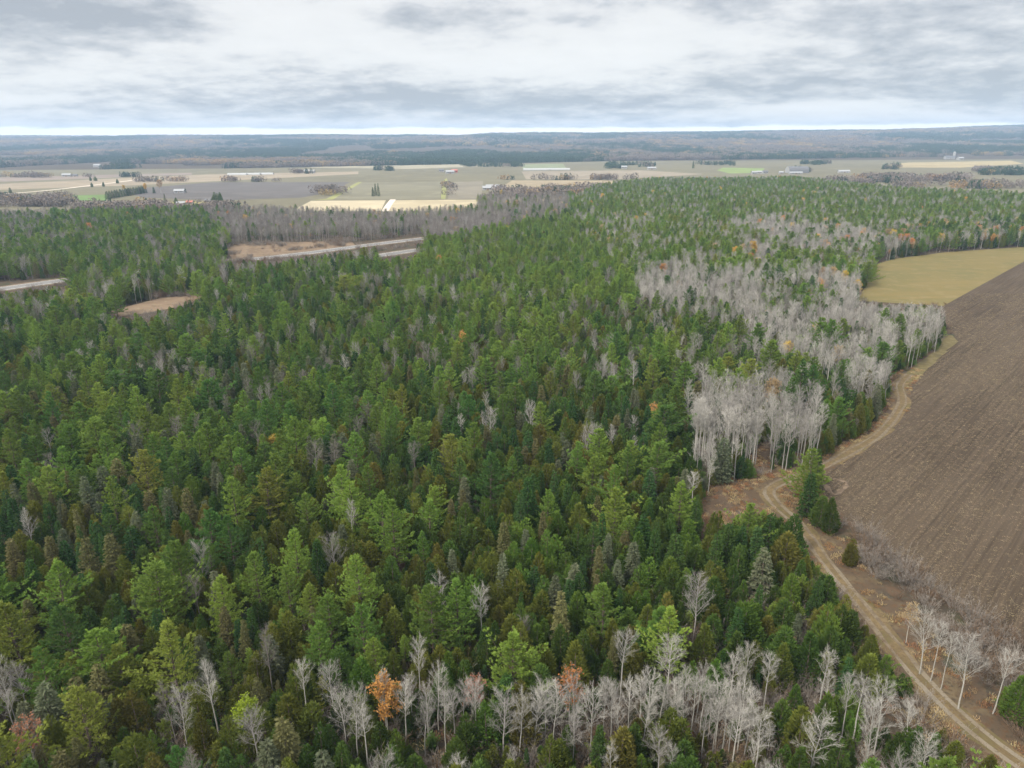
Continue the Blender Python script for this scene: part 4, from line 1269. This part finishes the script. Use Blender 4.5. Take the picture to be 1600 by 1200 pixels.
def mass(name, sp_list, pts, label, cat):
    """one object: protos instanced on points. pts rows: x y z scale rz index width"""
    if not len(pts):
        return None
    A = np.array(pts, np.float32)
    me = bpy.data.meshes.new(name)
    me.vertices.add(len(A))
    me.vertices.foreach_set('co', A[:, :3].ravel())
    for nm_, i_, ty in (('psize', 3, 'FLOAT'), ('pturn', 4, 'FLOAT'), ('ppick', 5, 'INT'), ('pwide', 6, 'FLOAT')):
        a = me.attributes.new(nm_, ty, 'POINT')
        a.data.foreach_set('value', A[:, i_].astype(np.int32) if ty == 'INT' else A[:, i_].copy())
    o = bpy.data.objects.new(name, me)
    COL.objects.link(o)
    src = bpy.data.collections.new(name + '_source')
    for k, p_ in enumerate(sp_list):
        src.objects.link(p_)
    ng = bpy.data.node_groups.new(name, 'GeometryNodeTree')
    ng.interface.new_socket('Geometry', in_out='INPUT', socket_type='NodeSocketGeometry')
    ng.interface.new_socket('Geometry', in_out='OUTPUT', socket_type='NodeSocketGeometry')
    N, Lk = ng.nodes, ng.links
    gi, go = N.new('NodeGroupInput'), N.new('NodeGroupOutput')
    ci = N.new('GeometryNodeCollectionInfo')
    ci.inputs['Collection'].default_value = src
    ci.inputs['Separate Children'].default_value = True
    ci.inputs['Reset Children'].default_value = True
    ip = N.new('GeometryNodeInstanceOnPoints')
    ip.inputs['Pick Instance'].default_value = True

    def named(nm_, ty):
        a = N.new('GeometryNodeInputNamedAttribute')
        a.data_type = ty
        a.inputs[0].default_value = nm_
        return a.outputs[0]
    sz, wd, tn, pk = named('psize', 'FLOAT'), named('pwide', 'FLOAT'), named('pturn', 'FLOAT'), named('ppick', 'INT')
    mul = N.new('ShaderNodeMath')
    mul.operation = 'MULTIPLY'
    Lk.new(sz, mul.inputs[0])
    Lk.new(wd, mul.inputs[1])
    cx = N.new('ShaderNodeCombineXYZ')
    Lk.new(mul.outputs[0], cx.inputs[0])
    Lk.new(mul.outputs[0], cx.inputs[1])
    Lk.new(sz, cx.inputs[2])
    cr_ = N.new('ShaderNodeCombineXYZ')
    Lk.new(tn, cr_.inputs[2])
    e2r = N.new('FunctionNodeEulerToRotation')
    Lk.new(cr_.outputs[0], e2r.inputs[0])
    Lk.new(gi.outputs[0], ip.inputs['Points'])
    Lk.new(ci.outputs[0], ip.inputs['Instance'])
    Lk.new(pk, ip.inputs['Instance Index'])
    Lk.new(e2r.outputs[0], ip.inputs['Rotation'])
    Lk.new(cx.outputs[0], ip.inputs['Scale'])
    Lk.new(ip.outputs[0], go.inputs[0])
    md = o.modifiers.new('scatter', 'NODES')
    md.node_group = ng
    tag(o, label, cat, kind='stuff')
    return o


def proto_objects(sp):
    """variant x tone source objects, in index order"""
    out = []
    for vi, pr in enumerate(PROTO[sp]):
        for ti, (_, mt) in enumerate(TONES[sp]):
            o = bpy.data.objects.new(f'{sp}_source_{vi:02d}_{ti:02d}', pr['full'])
            for s_ in pr['full_tone']:
                o.material_slots[s_].link = 'OBJECT'
                o.material_slots[s_].material = mt
            out.append(o)
    return out


n_single = 0
rest = {s: [] for s in SPN}
for q in TREES:
    if q.get('single'):
        build_single(q)
        n_single += 1
    else:
        rest[q['sp']].append((q['x'], q['y'], q['z'], q['s'], q['rz'], q['var'] * len(TONES[q['sp']]) + q['tone'], q['w']))
MASSL = {'pine': 'green white pines filling the rest of the forest canopy', 'cedar': 'small olive and dark cedars packed between the pines', 'spruce': 'dark pointed spruces scattered through the forest',
         'aspen': 'mass of grey leafless broadleaf trees in stands among the conifers', 'gold': 'scattered yellow crowns outside the named ones'}
for s in SPN:
    mass(KIND[s][2], proto_objects(s), rest[s], MASSL[s], 'forest')
print('singles', n_single, {s: len(rest[s]) for s in SPN})

# ------------------------------------------------------------------ undergrowth and grass
TONES['grass'] = [('tan', foliage_mat('grass_tan', (.30, .21, .11), (.38, .29, .15), (.44, .36, .21), .2)),
                  ('rust', foliage_mat('grass_rust', (.20, .10, .05), (.28, .15, .07), (.32, .20, .10), .2))]
for i in range(3):
    add_proto('grass', (gen_grass(700 + i, 42, .6, .5),), .5, .6, ('blades',), (None,))


def spread_points(y0, y1, spacing, fn, margin=60):
    P = []
    n = int((y1 - y0) / spacing)
    for i in range(n):
        y = y0 + (i + .5) * spacing
        half = (y * math.cos(PITCH) + H * math.sin(PITCH)) * (800 + margin) / FPX
        m_ = int(2 * half / spacing)
        P.append(np.c_[(np.arange(m_) + R.random(m_)) * spacing - half, y + R.uniform(-.5, .5, m_) * spacing])
    P = np.concatenate(P)
    px, _ = proj(np.c_[P, np.zeros(len(P))])
    return P[fn(P, px)]


HARD_OPEN = VIS_ROAD + [HAY, PLOUGH]
BRUSHY = [[(850, 1040), (1220, 1040), (1345, 1000), (1480, 1040), (1700, 1290), (400, 1320), (430, 1110)],
          [(1000, 900), (1300, 900), (1350, 1010), (1360, 1060), (1000, 1060)],
          [(1330, 825), (1380, 850), (1440, 905), (1500, 945), (1620, 1004), (1720, 1040), (1760, 1270), (1480, 1020), (1385, 925), (1335, 860)],
          [(1185, 700), (1290, 725), (1260, 745), (1190, 745)], [(-100, 1080), (450, 1080), (450, 1320), (-100, 1320)]]


def brush_here(P, px):
    ok = np.zeros(len(P), bool)
    for b_ in BRUSHY:
        ok |= inside(b_, px)
    dens = np.where(ok, .95, .14)
    dens = dens * np.clip((fbm(P[:, 0] / 9, P[:, 1] / 9, 77, 3) - .25) * 3, .1, 1.6)
    keep = R.random(len(P)) < dens
    for poly in OPEN:
        keep &= ~inside(poly, px)
    near = np.where(P[:, 1] < 330)[0]
    dd = np.full(len(P), 99.0)
    dd[near] = seg_dist(P[near], track_pts)
    return keep & (dd > 2.9) & ((dd > 4.6) | (R.random(len(P)) < .3))


B = spread_points(50, 330, 1.45, brush_here)
C_ = spread_points(330, 620, 2.2, lambda P, px: (inside(CLEAR_A, px) | inside(CLEAR_B, px) | inside([(-100, 425), (420, 385), (680, 360), (680, 405), (420, 430), (330, 470), (-100, 520)], px)) & ~sum((inside(v, px) for v in VIS_ROAD), np.zeros(len(P), bool)) & (fbm(P[:, 0] / 14, P[:, 1] / 14, 61, 3) + R.normal(0, .1, len(P)) > .56))
B = np.concatenate([B, C_])
mass('undergrowth', proto_objects('brush'), [(x, y, 0, s_, a_, k_, 1.15) for (x, y), s_, a_, k_ in zip(B, R.uniform(.5, 1.3, len(B)), R.uniform(0, 6.28, len(B)), R.choice([0, 2, 4, 0, 2, 4, 1, 3, 5], len(B)))],
     'grey brown leafless shrubs tangled along the track and under the trees', 'undergrowth')


def grass_here(P, px):
    dd = np.full(len(P), 99.0)
    near = np.where(P[:, 1] < 330)[0]
    dd[near] = seg_dist(P[near], track_pts)
    k = ((dd < 7.5) & (dd > 1.75)) | inside(CLEAR_C, px) | inside(BRUSHY[1], px) | inside(BRUSHY[0], px)
    k &= (fbm(P[:, 0] / 3.5, P[:, 1] / 3.5, 41, 3) + R.normal(0, .12, len(P))) > .5
    k &= dd > 1.75
    return k & ~inside(PLOUGH, px)


G = spread_points(50, 300, .85, grass_here)
mass('dead_grass', proto_objects('grass'), [(x, y, 0, s_, a_, k_, 1.0) for (x, y), s_, a_, k_ in zip(G, R.uniform(.5, 1.3, len(G)), R.uniform(0, 6.28, len(G)), R.integers(0, 6, len(G)))],
     'tufts of tan and rust dead grass along the verges', 'grass')

# stubble lying in the furrows
TONES['straw'] = [('straw', foliage_mat('straw_bits', (.27, .21, .12), (.34, .27, .16), (.40, .33, .21), .1)), ('clod', foliage_mat('soil_clods', (.06, .044, .032), (.085, .063, .047), (.11, .085, .065), 0))]
for i in range(2):
    rng = np.random.default_rng(720 + i)
    tm = TM()
    n = 12
    tm.kites(np.c_[rng.normal(0, .3, n), rng.normal(0, .3, n), rng.uniform(.03, .14, n)], rng.normal(0, 1, (n, 3)) * [1, 1, .25], rng.uniform(.10, .26, n), .05)
    add_proto('straw', (tm,), .2, .5, ('bits',), (None,))


def straw_here(P, px):
    k = inside(PLOUGH, px)
    s = fbm(P @ FD / 45, P @ FN / 1.6, 13, 3) * .55 + fbm(P[:, 0] / 40, P[:, 1] / 40, 17, 3) * .5
    return k & (s + R.normal(0, .12, len(P)) > .45)


S_ = spread_points(70, 330, .8, straw_here)
S_ = S_ + FN[None] * ((np.round(S_ @ FN / ROW) * ROW + .43 - S_ @ FN) + R.normal(0, .12, len(S_)))[:, None]
mass('crop_stubble', proto_objects('straw'), [(x, y, .05, s_, a_, k_, 1.0) for (x, y), s_, a_, k_ in zip(S_, R.uniform(.5, 1.2, len(S_)), R.uniform(0, 6.28, len(S_)), R.choice([0, 2, 0, 2, 1, 3], len(S_)))],
     'pale straw bits and clods strewn over the ploughed soil', 'stubble')

# low sandy ring scraped up at the field corner
M_SAND = ground_mat('scraped_sand', [(0.153, 0.113, 0.079), ((0.099, 0.072, 0.050), .8, .42, .58, 4), ((0.198, 0.158, 0.117), .4, .52, .68, 3)], .6, 3)
ring = smooth_line([at(x, y)[:2] for x, y in [(1286, 751), (1300, 748), (1318, 752), (1323, 758), (1315, 767), (1304, 773), (1294, 765), (1289, 757)]], .5)
tn_ = unit(np.gradient(ring, axis=0))
nm_ = np.stack([-tn_[:, 1], tn_[:, 0]], 1)
k_ = np.arange(len(ring)) * .4
w_ = .25 + .8 * vnoise(k_, k_ * 0, 5)
hh = .05 + .22 * vnoise(k_, k_ * 0 + 3, 6)
hh[0] = hh[-1] = .03
vv = np.concatenate([np.c_[ring + nm_ * w_[:, None], hh * 0 + .021], np.c_[ring, .03 + hh], np.c_[ring - nm_ * w_[:, None], hh * 0 + .021]])
n = len(ring)
o = mesh_obj('dirt_berm', vv, [(r0 * n + i, r0 * n + i + 1, (r0 + 1) * n + i + 1, (r0 + 1) * n + i) for r0 in (0, 1) for i in range(n - 1)], [M_SAND], smooth=True)
tag(o, 'low sandy ring of scraped dirt at the corner of the ploughed field', 'dirt berm')

# ------------------------------------------------------------------ far woods on the hills
TONES['far'] = [('conifer', foliage_mat('far_conifer', (.030, .060, .034), (.042, .074, .040), (.055, .09, .05), .1)),
                ('bare', foliage_mat('far_bare', (.15, .125, .11), (.20, .165, .14), (.23, .20, .17), .1)),
                ('autumn', foliage_mat('far_autumn', (.26, .17, .08), (.30, .21, .10), (.34, .25, .14), .1))]


def gen_far(seed, conif):
    global rng
    rng = np.random.default_rng(seed)
    tm = TM()
    for i in range(7):
        cx, cy = rng.uniform(-13, 13, 2)
        h = rng.uniform(10, 16)
        r = h * (.2 if conif else .33)
        n = 46
        tt = rng.random(n)
        pr = (1 - tt) ** .8 if conif else np.sqrt(np.clip(1 - (2 * tt - 1) ** 2, 0.02, 1))
        a = rng.random(n) * 6.283
        z0 = .1 if conif else .25
        tm.kites(np.c_[cx + r * pr * np.cos(a), cy + r * pr * np.sin(a), (z0 + (1 - z0) * tt) * h - 1], np.c_[np.cos(a), np.sin(a), rng.uniform(-.2, 1, n)], rng.uniform(1.8, 3.2, n), rng.uniform(1.2, 2.2, n))
    return tm


for i in range(4):
    add_proto('far', (gen_far(800 + i, i < 2),), 14, 14, ('canopy',), (None,))
pts = []
for y0, y1, sp_ in ((1250, 2600, 17), (2600, 4200, 25), (4200, 8000, 42)):
    n = int((y1 - y0) / sp_)
    for i in range(n):
        y = y0 + (i + .5) * sp_
        half = y * .78 + 100
        m_ = int(2 * half / sp_)
        xs = (np.arange(m_) + R.random(m_)) * sp_ - half
        yy = y + R.uniform(-.5, .5, m_) * sp_
        P = np.c_[xs, yy]
        px, _ = proj(np.c_[P, np.zeros(m_)])
        ok = ~inside(FARM, px) & (px[:, 1] < 275)
        # small fields and yards cut into the far wood
        ok &= ~((fbm(xs / 420, yy / 900, 91, 3) > .63) & (yy < 4500))
        xs, yy = xs[ok], yy[ok]
        con = fbm(xs / 500 + 3, yy / 800, 55, 4) + R.normal(0, .06, len(xs)) + .05 * (xs < 300) * (yy < 2900)
        aut = fbm(xs / 150, yy / 150, 66, 3) + R.normal(0, .05, len(xs))
        zz = terrain(xs, yy)
        for x_, y_, z_, c_, a_ in zip(xs, yy, zz, con, aut):
            if c_ > .5:
                k = int(R.integers(0, 2)) * 3
            else:
                k = int(R.integers(2, 4)) * 3 + (2 if a_ > .63 else 1)
            pts.append((x_, y_, z_ - .5, R.uniform(.75, 1.15) * (1 + .35 * (y_ > 4200)), R.uniform(0, 6.28), k, 1.0))
# copses and hedgerows out on the plain: px centre, half size px, count, kind
for cx, cy, wx, wy, n_, k_ in [(770, 259, 48, 2, 46, 0), (985, 259, 40, 2.5, 36, 0), (960, 262.5, 14, 1, 12, 0), (1273, 256, 20, 1.6, 22, 0), (1120, 257, 28, 2, 22, 0), (1570, 270, 34, 4, 60, 0), (1545, 268, 20, 2, 22, 1), (1395, 262, 14, 3, 14, 0),
                               (1440, 281, 70, 3, 60, 1), (1350, 283, 60, 4, 50, 1), (840, 305, 70, 5, 60, 1), (900, 300, 40, 4, 30, 1), (600, 266, 12, 1.2, 12, 0), (470, 271, 16, .8, 8, 1), (203, 276, 10, .6, 6, 0),
                               (60, 277, 80, .8, 14, 1), (330, 284, 120, .4, 16, 1), (890, 281, 110, .4, 18, 1), (700, 298, 2, 8, 6, 1), (520, 303, 25, 4, 10, 1), (1500, 292, 100, 3, 40, 1), (1250, 268, 12, .8, 14, 0), (20, 318, 90, 6, 90, 1), (250, 330, 120, 4, 60, 1)]:
    for j in range(n_):
        p_ = at(cx + R.uniform(-1, 1) * wx, cy + R.uniform(-1, 1) * wy)
        k = int(R.integers(0, 2)) * 3 if (k_ == 0) != (R.random() < .12) else int(R.integers(2, 4)) * 3 + (2 if R.random() < .08 else 1)
        pts.append((p_[0], p_[1], -.3, R.uniform(.5, .85), R.uniform(0, 6.28), k, 1.0))
mass('hillside_forest', proto_objects('far'), pts, 'hazy blue and mauve woods covering the far plain and hills', 'forest')
print('far clumps', len(pts))

# single trees standing out on the plain
PLAIN = [('spruce', 168 + i * 4.2, 311.5 - i * .72, 10.5, 1, None) for i in range(15)]
PLAIN_L = [f'{o_} conifer of the clipped row, counting from the bright green field' for o_ in ['first'] + ORD[1:15]]
PLAIN += [('cedar', 337, 318, 13, 1, 3), ('cedar', 345, 318, 13, 1, 5), ('cedar', 276, 320, 8, 1, 1), ('spruce', 19, 312, 15, 1, 2), ('cedar', 44, 315, 9, 1, 3), ('cedar', 76, 318, 8, 1, 1), ('cedar', 84, 318, 7, 1, 3), ('cedar', 91, 317.5, 7, 1, 0),
          ('gold', 195, 302, 11, 1, 0), ('gold', 228, 303, 14, 1, 1), ('gold', 252, 302, 18, 2, 0), ('spruce', 241, 302, 9, 1, 2), ('spruce', 587, 306, 16, 1, 1), ('spruce', 592, 307, 17, 1, 4), ('spruce', 583, 307, 12, 1, 0), ('gold', 783, 310, 10, 1, 0),
          ('spruce', 1083, 263, 18, 1, 0), ('cedar', 162, 292, 8, 1, 1), ('cedar', 144, 292.5, 7, 1, 1), ('cedar', 184, 287, 8, 1, 1), ('cedar', 150, 283, 9, 1, 3), ('cedar', 142, 283, 8, 1, 0), ('cedar', 290, 301, 6, 1, 0), ('spruce', 258, 315, 10, 2, 1)]
PLAIN_L += ['big dark round tree, wider half beside the farm cottages', 'big dark round tree, further half beside the farm cottages', 'small dark tree in front of the white cottage roof', 'tall dark conifer alone at the far edge of the plain',
            'dark bush beside the bare hedge on the plain', 'dark shrub, first of three below the green field', 'dark shrub, second of three below the green field', 'dark shrub, third of three below the green field', 'golden tree behind the conifer row',
            'broad golden tree at the end of the conifer row', 'tall buff tree beside the white farmhouse', 'dark conifer between two golden trees on the plain', 'poplar like dark conifer, middle of three in the orchard field',
            'poplar like dark conifer, tallest of three in the orchard field', 'poplar like dark conifer, shortest of three in the orchard field', 'golden tree in the grey copse by the long sheds', 'lone dark conifer on the plain before the far copses',
            'small dark tree on the farm road, nearer one', 'small dark tree on the farm road, further one', 'small dark tree halfway along the farm road', 'dark tree, broader of two in the beige field', 'dark tree, smaller of two in the beige field',
            'dark shrub beside the white farmhouse', 'grey thin conifer near the farm cottages']
for (sp, px, py, h, tone, var), lab in zip(PLAIN, PLAIN_L):
    x, y = at(px, py)[:2]
    q = add_tree(sp, x, y, h, tone, var, 0, lab)
    TREES.pop()
    if 'clipped row' in lab:
        q['w'] = 1.6
    e = build_single(q)
    e['group'] = 'conifers of the clipped row' if 'clipped row' in lab else 'trees standing out on the plain'

# ------------------------------------------------------------------ farm buildings
M_WHITE = plain_mat('white_siding', (0.2952, 0.2911, 0.2829), .6, .06)
M_GREYW = plain_mat('grey_siding', (0.3360, 0.3280, 0.3200), .7, .08)
M_REDW = plain_mat('red_siding', (.34, .085, .06), .7, .1)
M_ROOFW = plain_mat('pale_metal_roof', (0.2640, 0.2680, 0.2720), .45, .08)
M_ROOFD = plain_mat('dark_shingle_roof', (.12, .12, .125), .8, .12)
M_ROOFR = plain_mat('red_roof', (.34, .13, .10), .7, .1)
M_GLASS = plain_mat('dark_window', (.04, .045, .05), .15, .05)
M_DOOR = plain_mat('door_paint', (.22, .16, .12), .6, .1)
M_PLASTIC = plain_mat('greenhouse_film', (0.3280, 0.3321, 0.3280), .35, .04)


def box_vf(x0, x1, y0, y1, z0, z1):
    v = [(x0, y0, z0), (x1, y0, z0), (x1, y1, z0), (x0, y1, z0), (x0, y0, z1), (x1, y0, z1), (x1, y1, z1), (x0, y1, z1)]
    return v, [(0, 3, 2, 1), (4, 5, 6, 7), (0, 1, 5, 4), (1, 2, 6, 5), (2, 3, 7, 6), (3, 0, 4, 7)]


def gable(name, px, py, L, W, Hh, wall, roof, rz, label, cat='house', group='farm buildings on the plain', pitch=.55, win=2):
    L, W, Hh = L * .66, W * .8, Hh * .72
    p_ = at(px, py)
    e = empty(name, (p_[0], p_[1], 0), rz)
    tag(e, label, cat, group)
    rh = W * .5 * pitch
    x, y = L / 2, W / 2
    v = [(-x, -y, 0), (x, -y, 0), (x, y, 0), (-x, y, 0), (-x, -y, Hh), (x, -y, Hh), (x, y, Hh), (-x, y, Hh), (-x, 0, Hh + rh), (x, 0, Hh + rh)]
    f = [(0, 1, 5, 4), (2, 3, 7, 6), (1, 2, 6, 9, 5), (3, 0, 4, 8, 7)]
    mesh_obj('wall', v, f, [wall], e)
    ov, th = .6, .25
    s = rh / y
    z0 = Hh - ov * s + .05
    zt = Hh + rh + .05
    X = x + ov
    Y = y + ov
    v = [(-X, -Y, z0), (X, -Y, z0), (X, 0, zt), (-X, 0, zt), (X, Y, z0), (-X, Y, z0), (-X, -Y, z0 + th), (X, -Y, z0 + th), (X, 0, zt + th), (-X, 0, zt + th), (X, Y, z0 + th), (-X, Y, z0 + th)]
    f = [(0, 3, 2, 1), (3, 5, 4, 2), (6, 7, 8, 9), (9, 8, 10, 11), (0, 1, 7, 6), (4, 5, 11, 10), (1, 2, 8, 7), (2, 4, 10, 8), (3, 0, 6, 9), (5, 3, 9, 11)]
    mesh_obj('roof', v, f, [roof], e)
    dw = 1.2 if cat == 'house' else 3.4
    dh = 2.1 if cat == 'house' else min(3.6, Hh * .8)
    bv, bf = box_vf(-dw / 2, dw / 2, -y - .08, -y - .003, .02, dh)
    mesh_obj('door', bv, bf, [M_DOOR], e)
    for k in range(win):
        wx = (k + .5) / win * L - x
        if abs(wx) < dw * .5 + .8:
            wx += dw * .5 + 1.2
        bv, bf = box_vf(wx - .7, wx + .7, -y - .07, -y - .003, Hh * .42, Hh * .42 + 1.2)
        mesh_obj('window', bv, bf, [M_GLASS], e)
    return e


def hoop_house(px, py, L, W, Hh, rz, label, dark=False):
    p_ = at(px, py)
    e = empty('hoop_barn' if dark else 'greenhouse', (p_[0], p_[1], 0), rz)
    tag(e, label, 'barn' if dark else 'greenhouse', 'farm buildings on the plain')
    n = 10
    a = np.linspace(0, math.pi, n + 1)
    v = [(-L / 2, -math.cos(k) * W / 2, math.sin(k) * Hh) for k in a] + [(L / 2, -math.cos(k) * W / 2, math.sin(k) * Hh) for k in a]
    f = [(i, n + 1 + i, n + 2 + i, i + 1) for i in range(n)]
    mesh_obj('cover', v, f, [M_ROOFD if dark else M_PLASTIC], e, smooth=True)
    mesh_obj('end_wall', v[:n + 1], [tuple(range(n + 1))], [M_WHITE], e)
    mesh_obj('end_wall', v[n + 1:], [tuple(range(n + 1))[::-1]], [M_WHITE], e)
    return e


gable('farmhouse', 283, 320.5, 13, 8, 3.2, M_WHITE, M_ROOFW, .35, 'white cottage with pale roof next to the dark round bush')
gable('farmhouse', 297, 318.5, 10, 7, 3.0, M_WHITE, M_ROOFR, .1, 'small cottage with reddish roof between the farm cottages')
gable('farmhouse', 326, 316, 10, 8, 3.0, M_WHITE, M_ROOFD, -.2, 'low white house beside the big dark round tree')
gable('shed', 258, 324, 5, 4, 2.4, M_REDW, M_ROOFW, .3, 'tiny red shed on the yellow lawn', 'shed', win=0)
gable('farmhouse', 281, 301.5, 20, 11, 4.0, M_WHITE, M_ROOFW, .1, 'white farmhouse alone in the dark bare field')
gable('barn', 105, 276, 26, 12, 5, M_WHITE, M_ROOFW, .1, 'white barn on the beige plain beyond the farm road', 'barn')
gable('shed', 118, 276, 12, 8, 4, M_GREYW, M_ROOFD, .1, 'grey shed beside the white barn on the beige plain', 'shed')
gable('barn', 484, 270.5, 34, 13, 6, M_WHITE, M_ROOFW, 0, 'long white barn behind the bare copse', 'barn')
gable('shed', 478, 270.5, 10, 9, 5, M_GREYW, M_ROOFD, .2, 'small grey shed touching the long white barn', 'shed')
gable('barn', 703, 271.5, 26, 14, 6, M_WHITE, M_ROOFW, .2, 'white barn at the end of the yellow green lane', 'barn')
gable('barn', 710, 269.5, 20, 12, 6, M_REDW, M_ROOFR, .2, 'red barn behind the white barn of the lane', 'barn')
gable('farmhouse', 690, 268.5, 16, 10, 5, M_WHITE, M_ROOFD, 0, 'dark roofed farmhouse by the red barn')
gable('barn', 762, 297, 22, 12, 4.5, M_WHITE, M_ROOFW, .1, 'white shed, front one of the long sheds', 'barn')
gable('barn', 770, 294.5, 30, 11, 4.5, M_GREYW, M_ROOFW, .05, 'long grey shed with pale roof among the sheds', 'barn')
gable('barn', 783, 296.5, 20, 11, 4.5, M_WHITE, M_ROOFD, .05, 'dark roofed shed at the end of the long sheds', 'barn')
gable('farmhouse', 975, 263.5, 20, 12, 6, M_WHITE, M_ROOFW, 0, 'white farmhouse within the dark copse')
gable('barn', 1018, 265, 30, 12, 5, M_GREYW, M_ROOFW, 0, 'pale low shed right of the copse farmhouse', 'barn')
gable('farmhouse', 1178, 272, 16, 10, 5, M_WHITE, M_ROOFW, .1, 'white house, first of the group at the green field')
gable('farmhouse', 1186, 271.5, 14, 10, 5, M_GREYW, M_ROOFW, -.1, 'grey house, second of the group at the green field')
gable('farmhouse', 1195, 271, 16, 10, 5, M_WHITE, M_ROOFD, .1, 'white house with dark roof at the green field')
gable('shed', 1220, 271.5, 12, 9, 4, M_WHITE, M_ROOFW, 0, 'white shed left of the dark domed barn', 'shed')
hoop_house(1245, 270, 42, 24, 13, .05, 'large dark domed barn at the forest edge', True)
gable('barn', 1243, 272, 40, 8, 4, M_WHITE, M_ROOFW, .05, 'long white lean shed before the dark domed barn', 'barn')
gable('barn', 1318, 270, 34, 12, 4, M_GREYW, M_ROOFW, 0, 'low grey barn with pale roof in the open field', 'barn')
gable('barn', 1385, 245.5, 52, 18, 9, M_WHITE, M_ROOFW, 0, 'white barn at the foot of the far hills', 'barn')
gable('shed', 1374, 246, 20, 12, 6, M_GREYW, M_ROOFD, 0, 'grey shed left of the hill foot barn', 'shed')
gable('barn', 1483, 248.5, 46, 18, 9, M_WHITE, M_ROOFD, 0, 'dark roofed white barn beside the silo', 'barn')
gable('barn', 1500, 249.5, 30, 14, 7, M_WHITE, M_ROOFW, .3, 'white shed below the silo barn', 'barn')
gable('farmhouse', 153, 261.5, 30, 14, 8, M_WHITE, M_ROOFW, 0, 'white farmhouse tucked under the far wood')
gable('farmhouse', 308, 257.5, 26, 14, 9, M_WHITE, M_ROOFD, 0, 'pale house in a gap of the far wood')
gable('farmhouse', 843, 248.5, 30, 14, 9, M_WHITE, M_ROOFW, 0, 'white house, first of three below the hills')
gable('farmhouse', 852, 248.5, 26, 14, 9, M_GREYW, M_ROOFW, 0, 'grey house, second of three below the hills')
gable('farmhouse', 864, 248.5, 30, 14, 9, M_WHITE, M_ROOFW, 0, 'white house, third of three below the hills')
p_ = at(1490, 248)
e = empty('silo', (p_[0], p_[1], 0))
tag(e, 'pale round silo beside the dark roofed white barn', 'silo')
a = np.linspace(0, 2 * math.pi, 17)[:-1]
sv = [(4 * math.cos(k), 4 * math.sin(k), z) for z in (0, 19) for k in a]
mesh_obj('tower', sv, [(i, (i + 1) % 16, 16 + (i + 1) % 16, 16 + i) for i in range(16)], [M_GREYW], e, smooth=True)
dv = [(4.2 * math.cos(k) * math.cos(b_), 4.2 * math.sin(k) * math.cos(b_), 19 + 4 * math.sin(b_)) for b_ in (0, .5, 1.0) for k in a] + [(0, 0, 23)]
mesh_obj('dome', dv, [(r0 * 16 + i, r0 * 16 + (i + 1) % 16, (r0 + 1) * 16 + (i + 1) % 16, (r0 + 1) * 16 + i) for r0 in (0, 1) for i in range(16)] + [(32 + i, 32 + (i + 1) % 16, 48) for i in range(16)], [M_ROOFW], e, smooth=True)
for i in range(3):
    hoop_house(371 + 21 * i, 273.5 - .35 * i, 40, 9, 4, 0.03, ['long white greenhouse, left end of the row of three', 'long white greenhouse, middle of the row of three', 'long white greenhouse, right end of the row of three'][i])
for i in range(2):
    hoop_house(838 + 32 * i, 266 - .3 * i, 62, 10, 4.5, 0.02, ['white greenhouse strip, longer piece beyond the tan field', 'white greenhouse strip, right piece beyond the tan field'][i])

# ------------------------------------------------------------------ the air
m = bpy.data.materials.new('haze_air')
m.use_nodes = True
t = NT(m.node_tree)
vol = t.n('ShaderNodeVolumePrincipled', {'Color': (.52, .72, 1.0, 1), 'Density': 1.05e-4, 'Anisotropy': 0.1})
om = t.n('ShaderNodeOutputMaterial')
m.node_tree.links.new(vol.outputs[0], om.inputs['Volume'])
bv, bf = box_vf(-12000, 12000, -400, 9700, -1.5, 230)
o = mesh_obj('haze', bv, bf, [m])
tag(o, 'thin blue autumn haze lying over the whole plain', 'haze', kind='stuff')
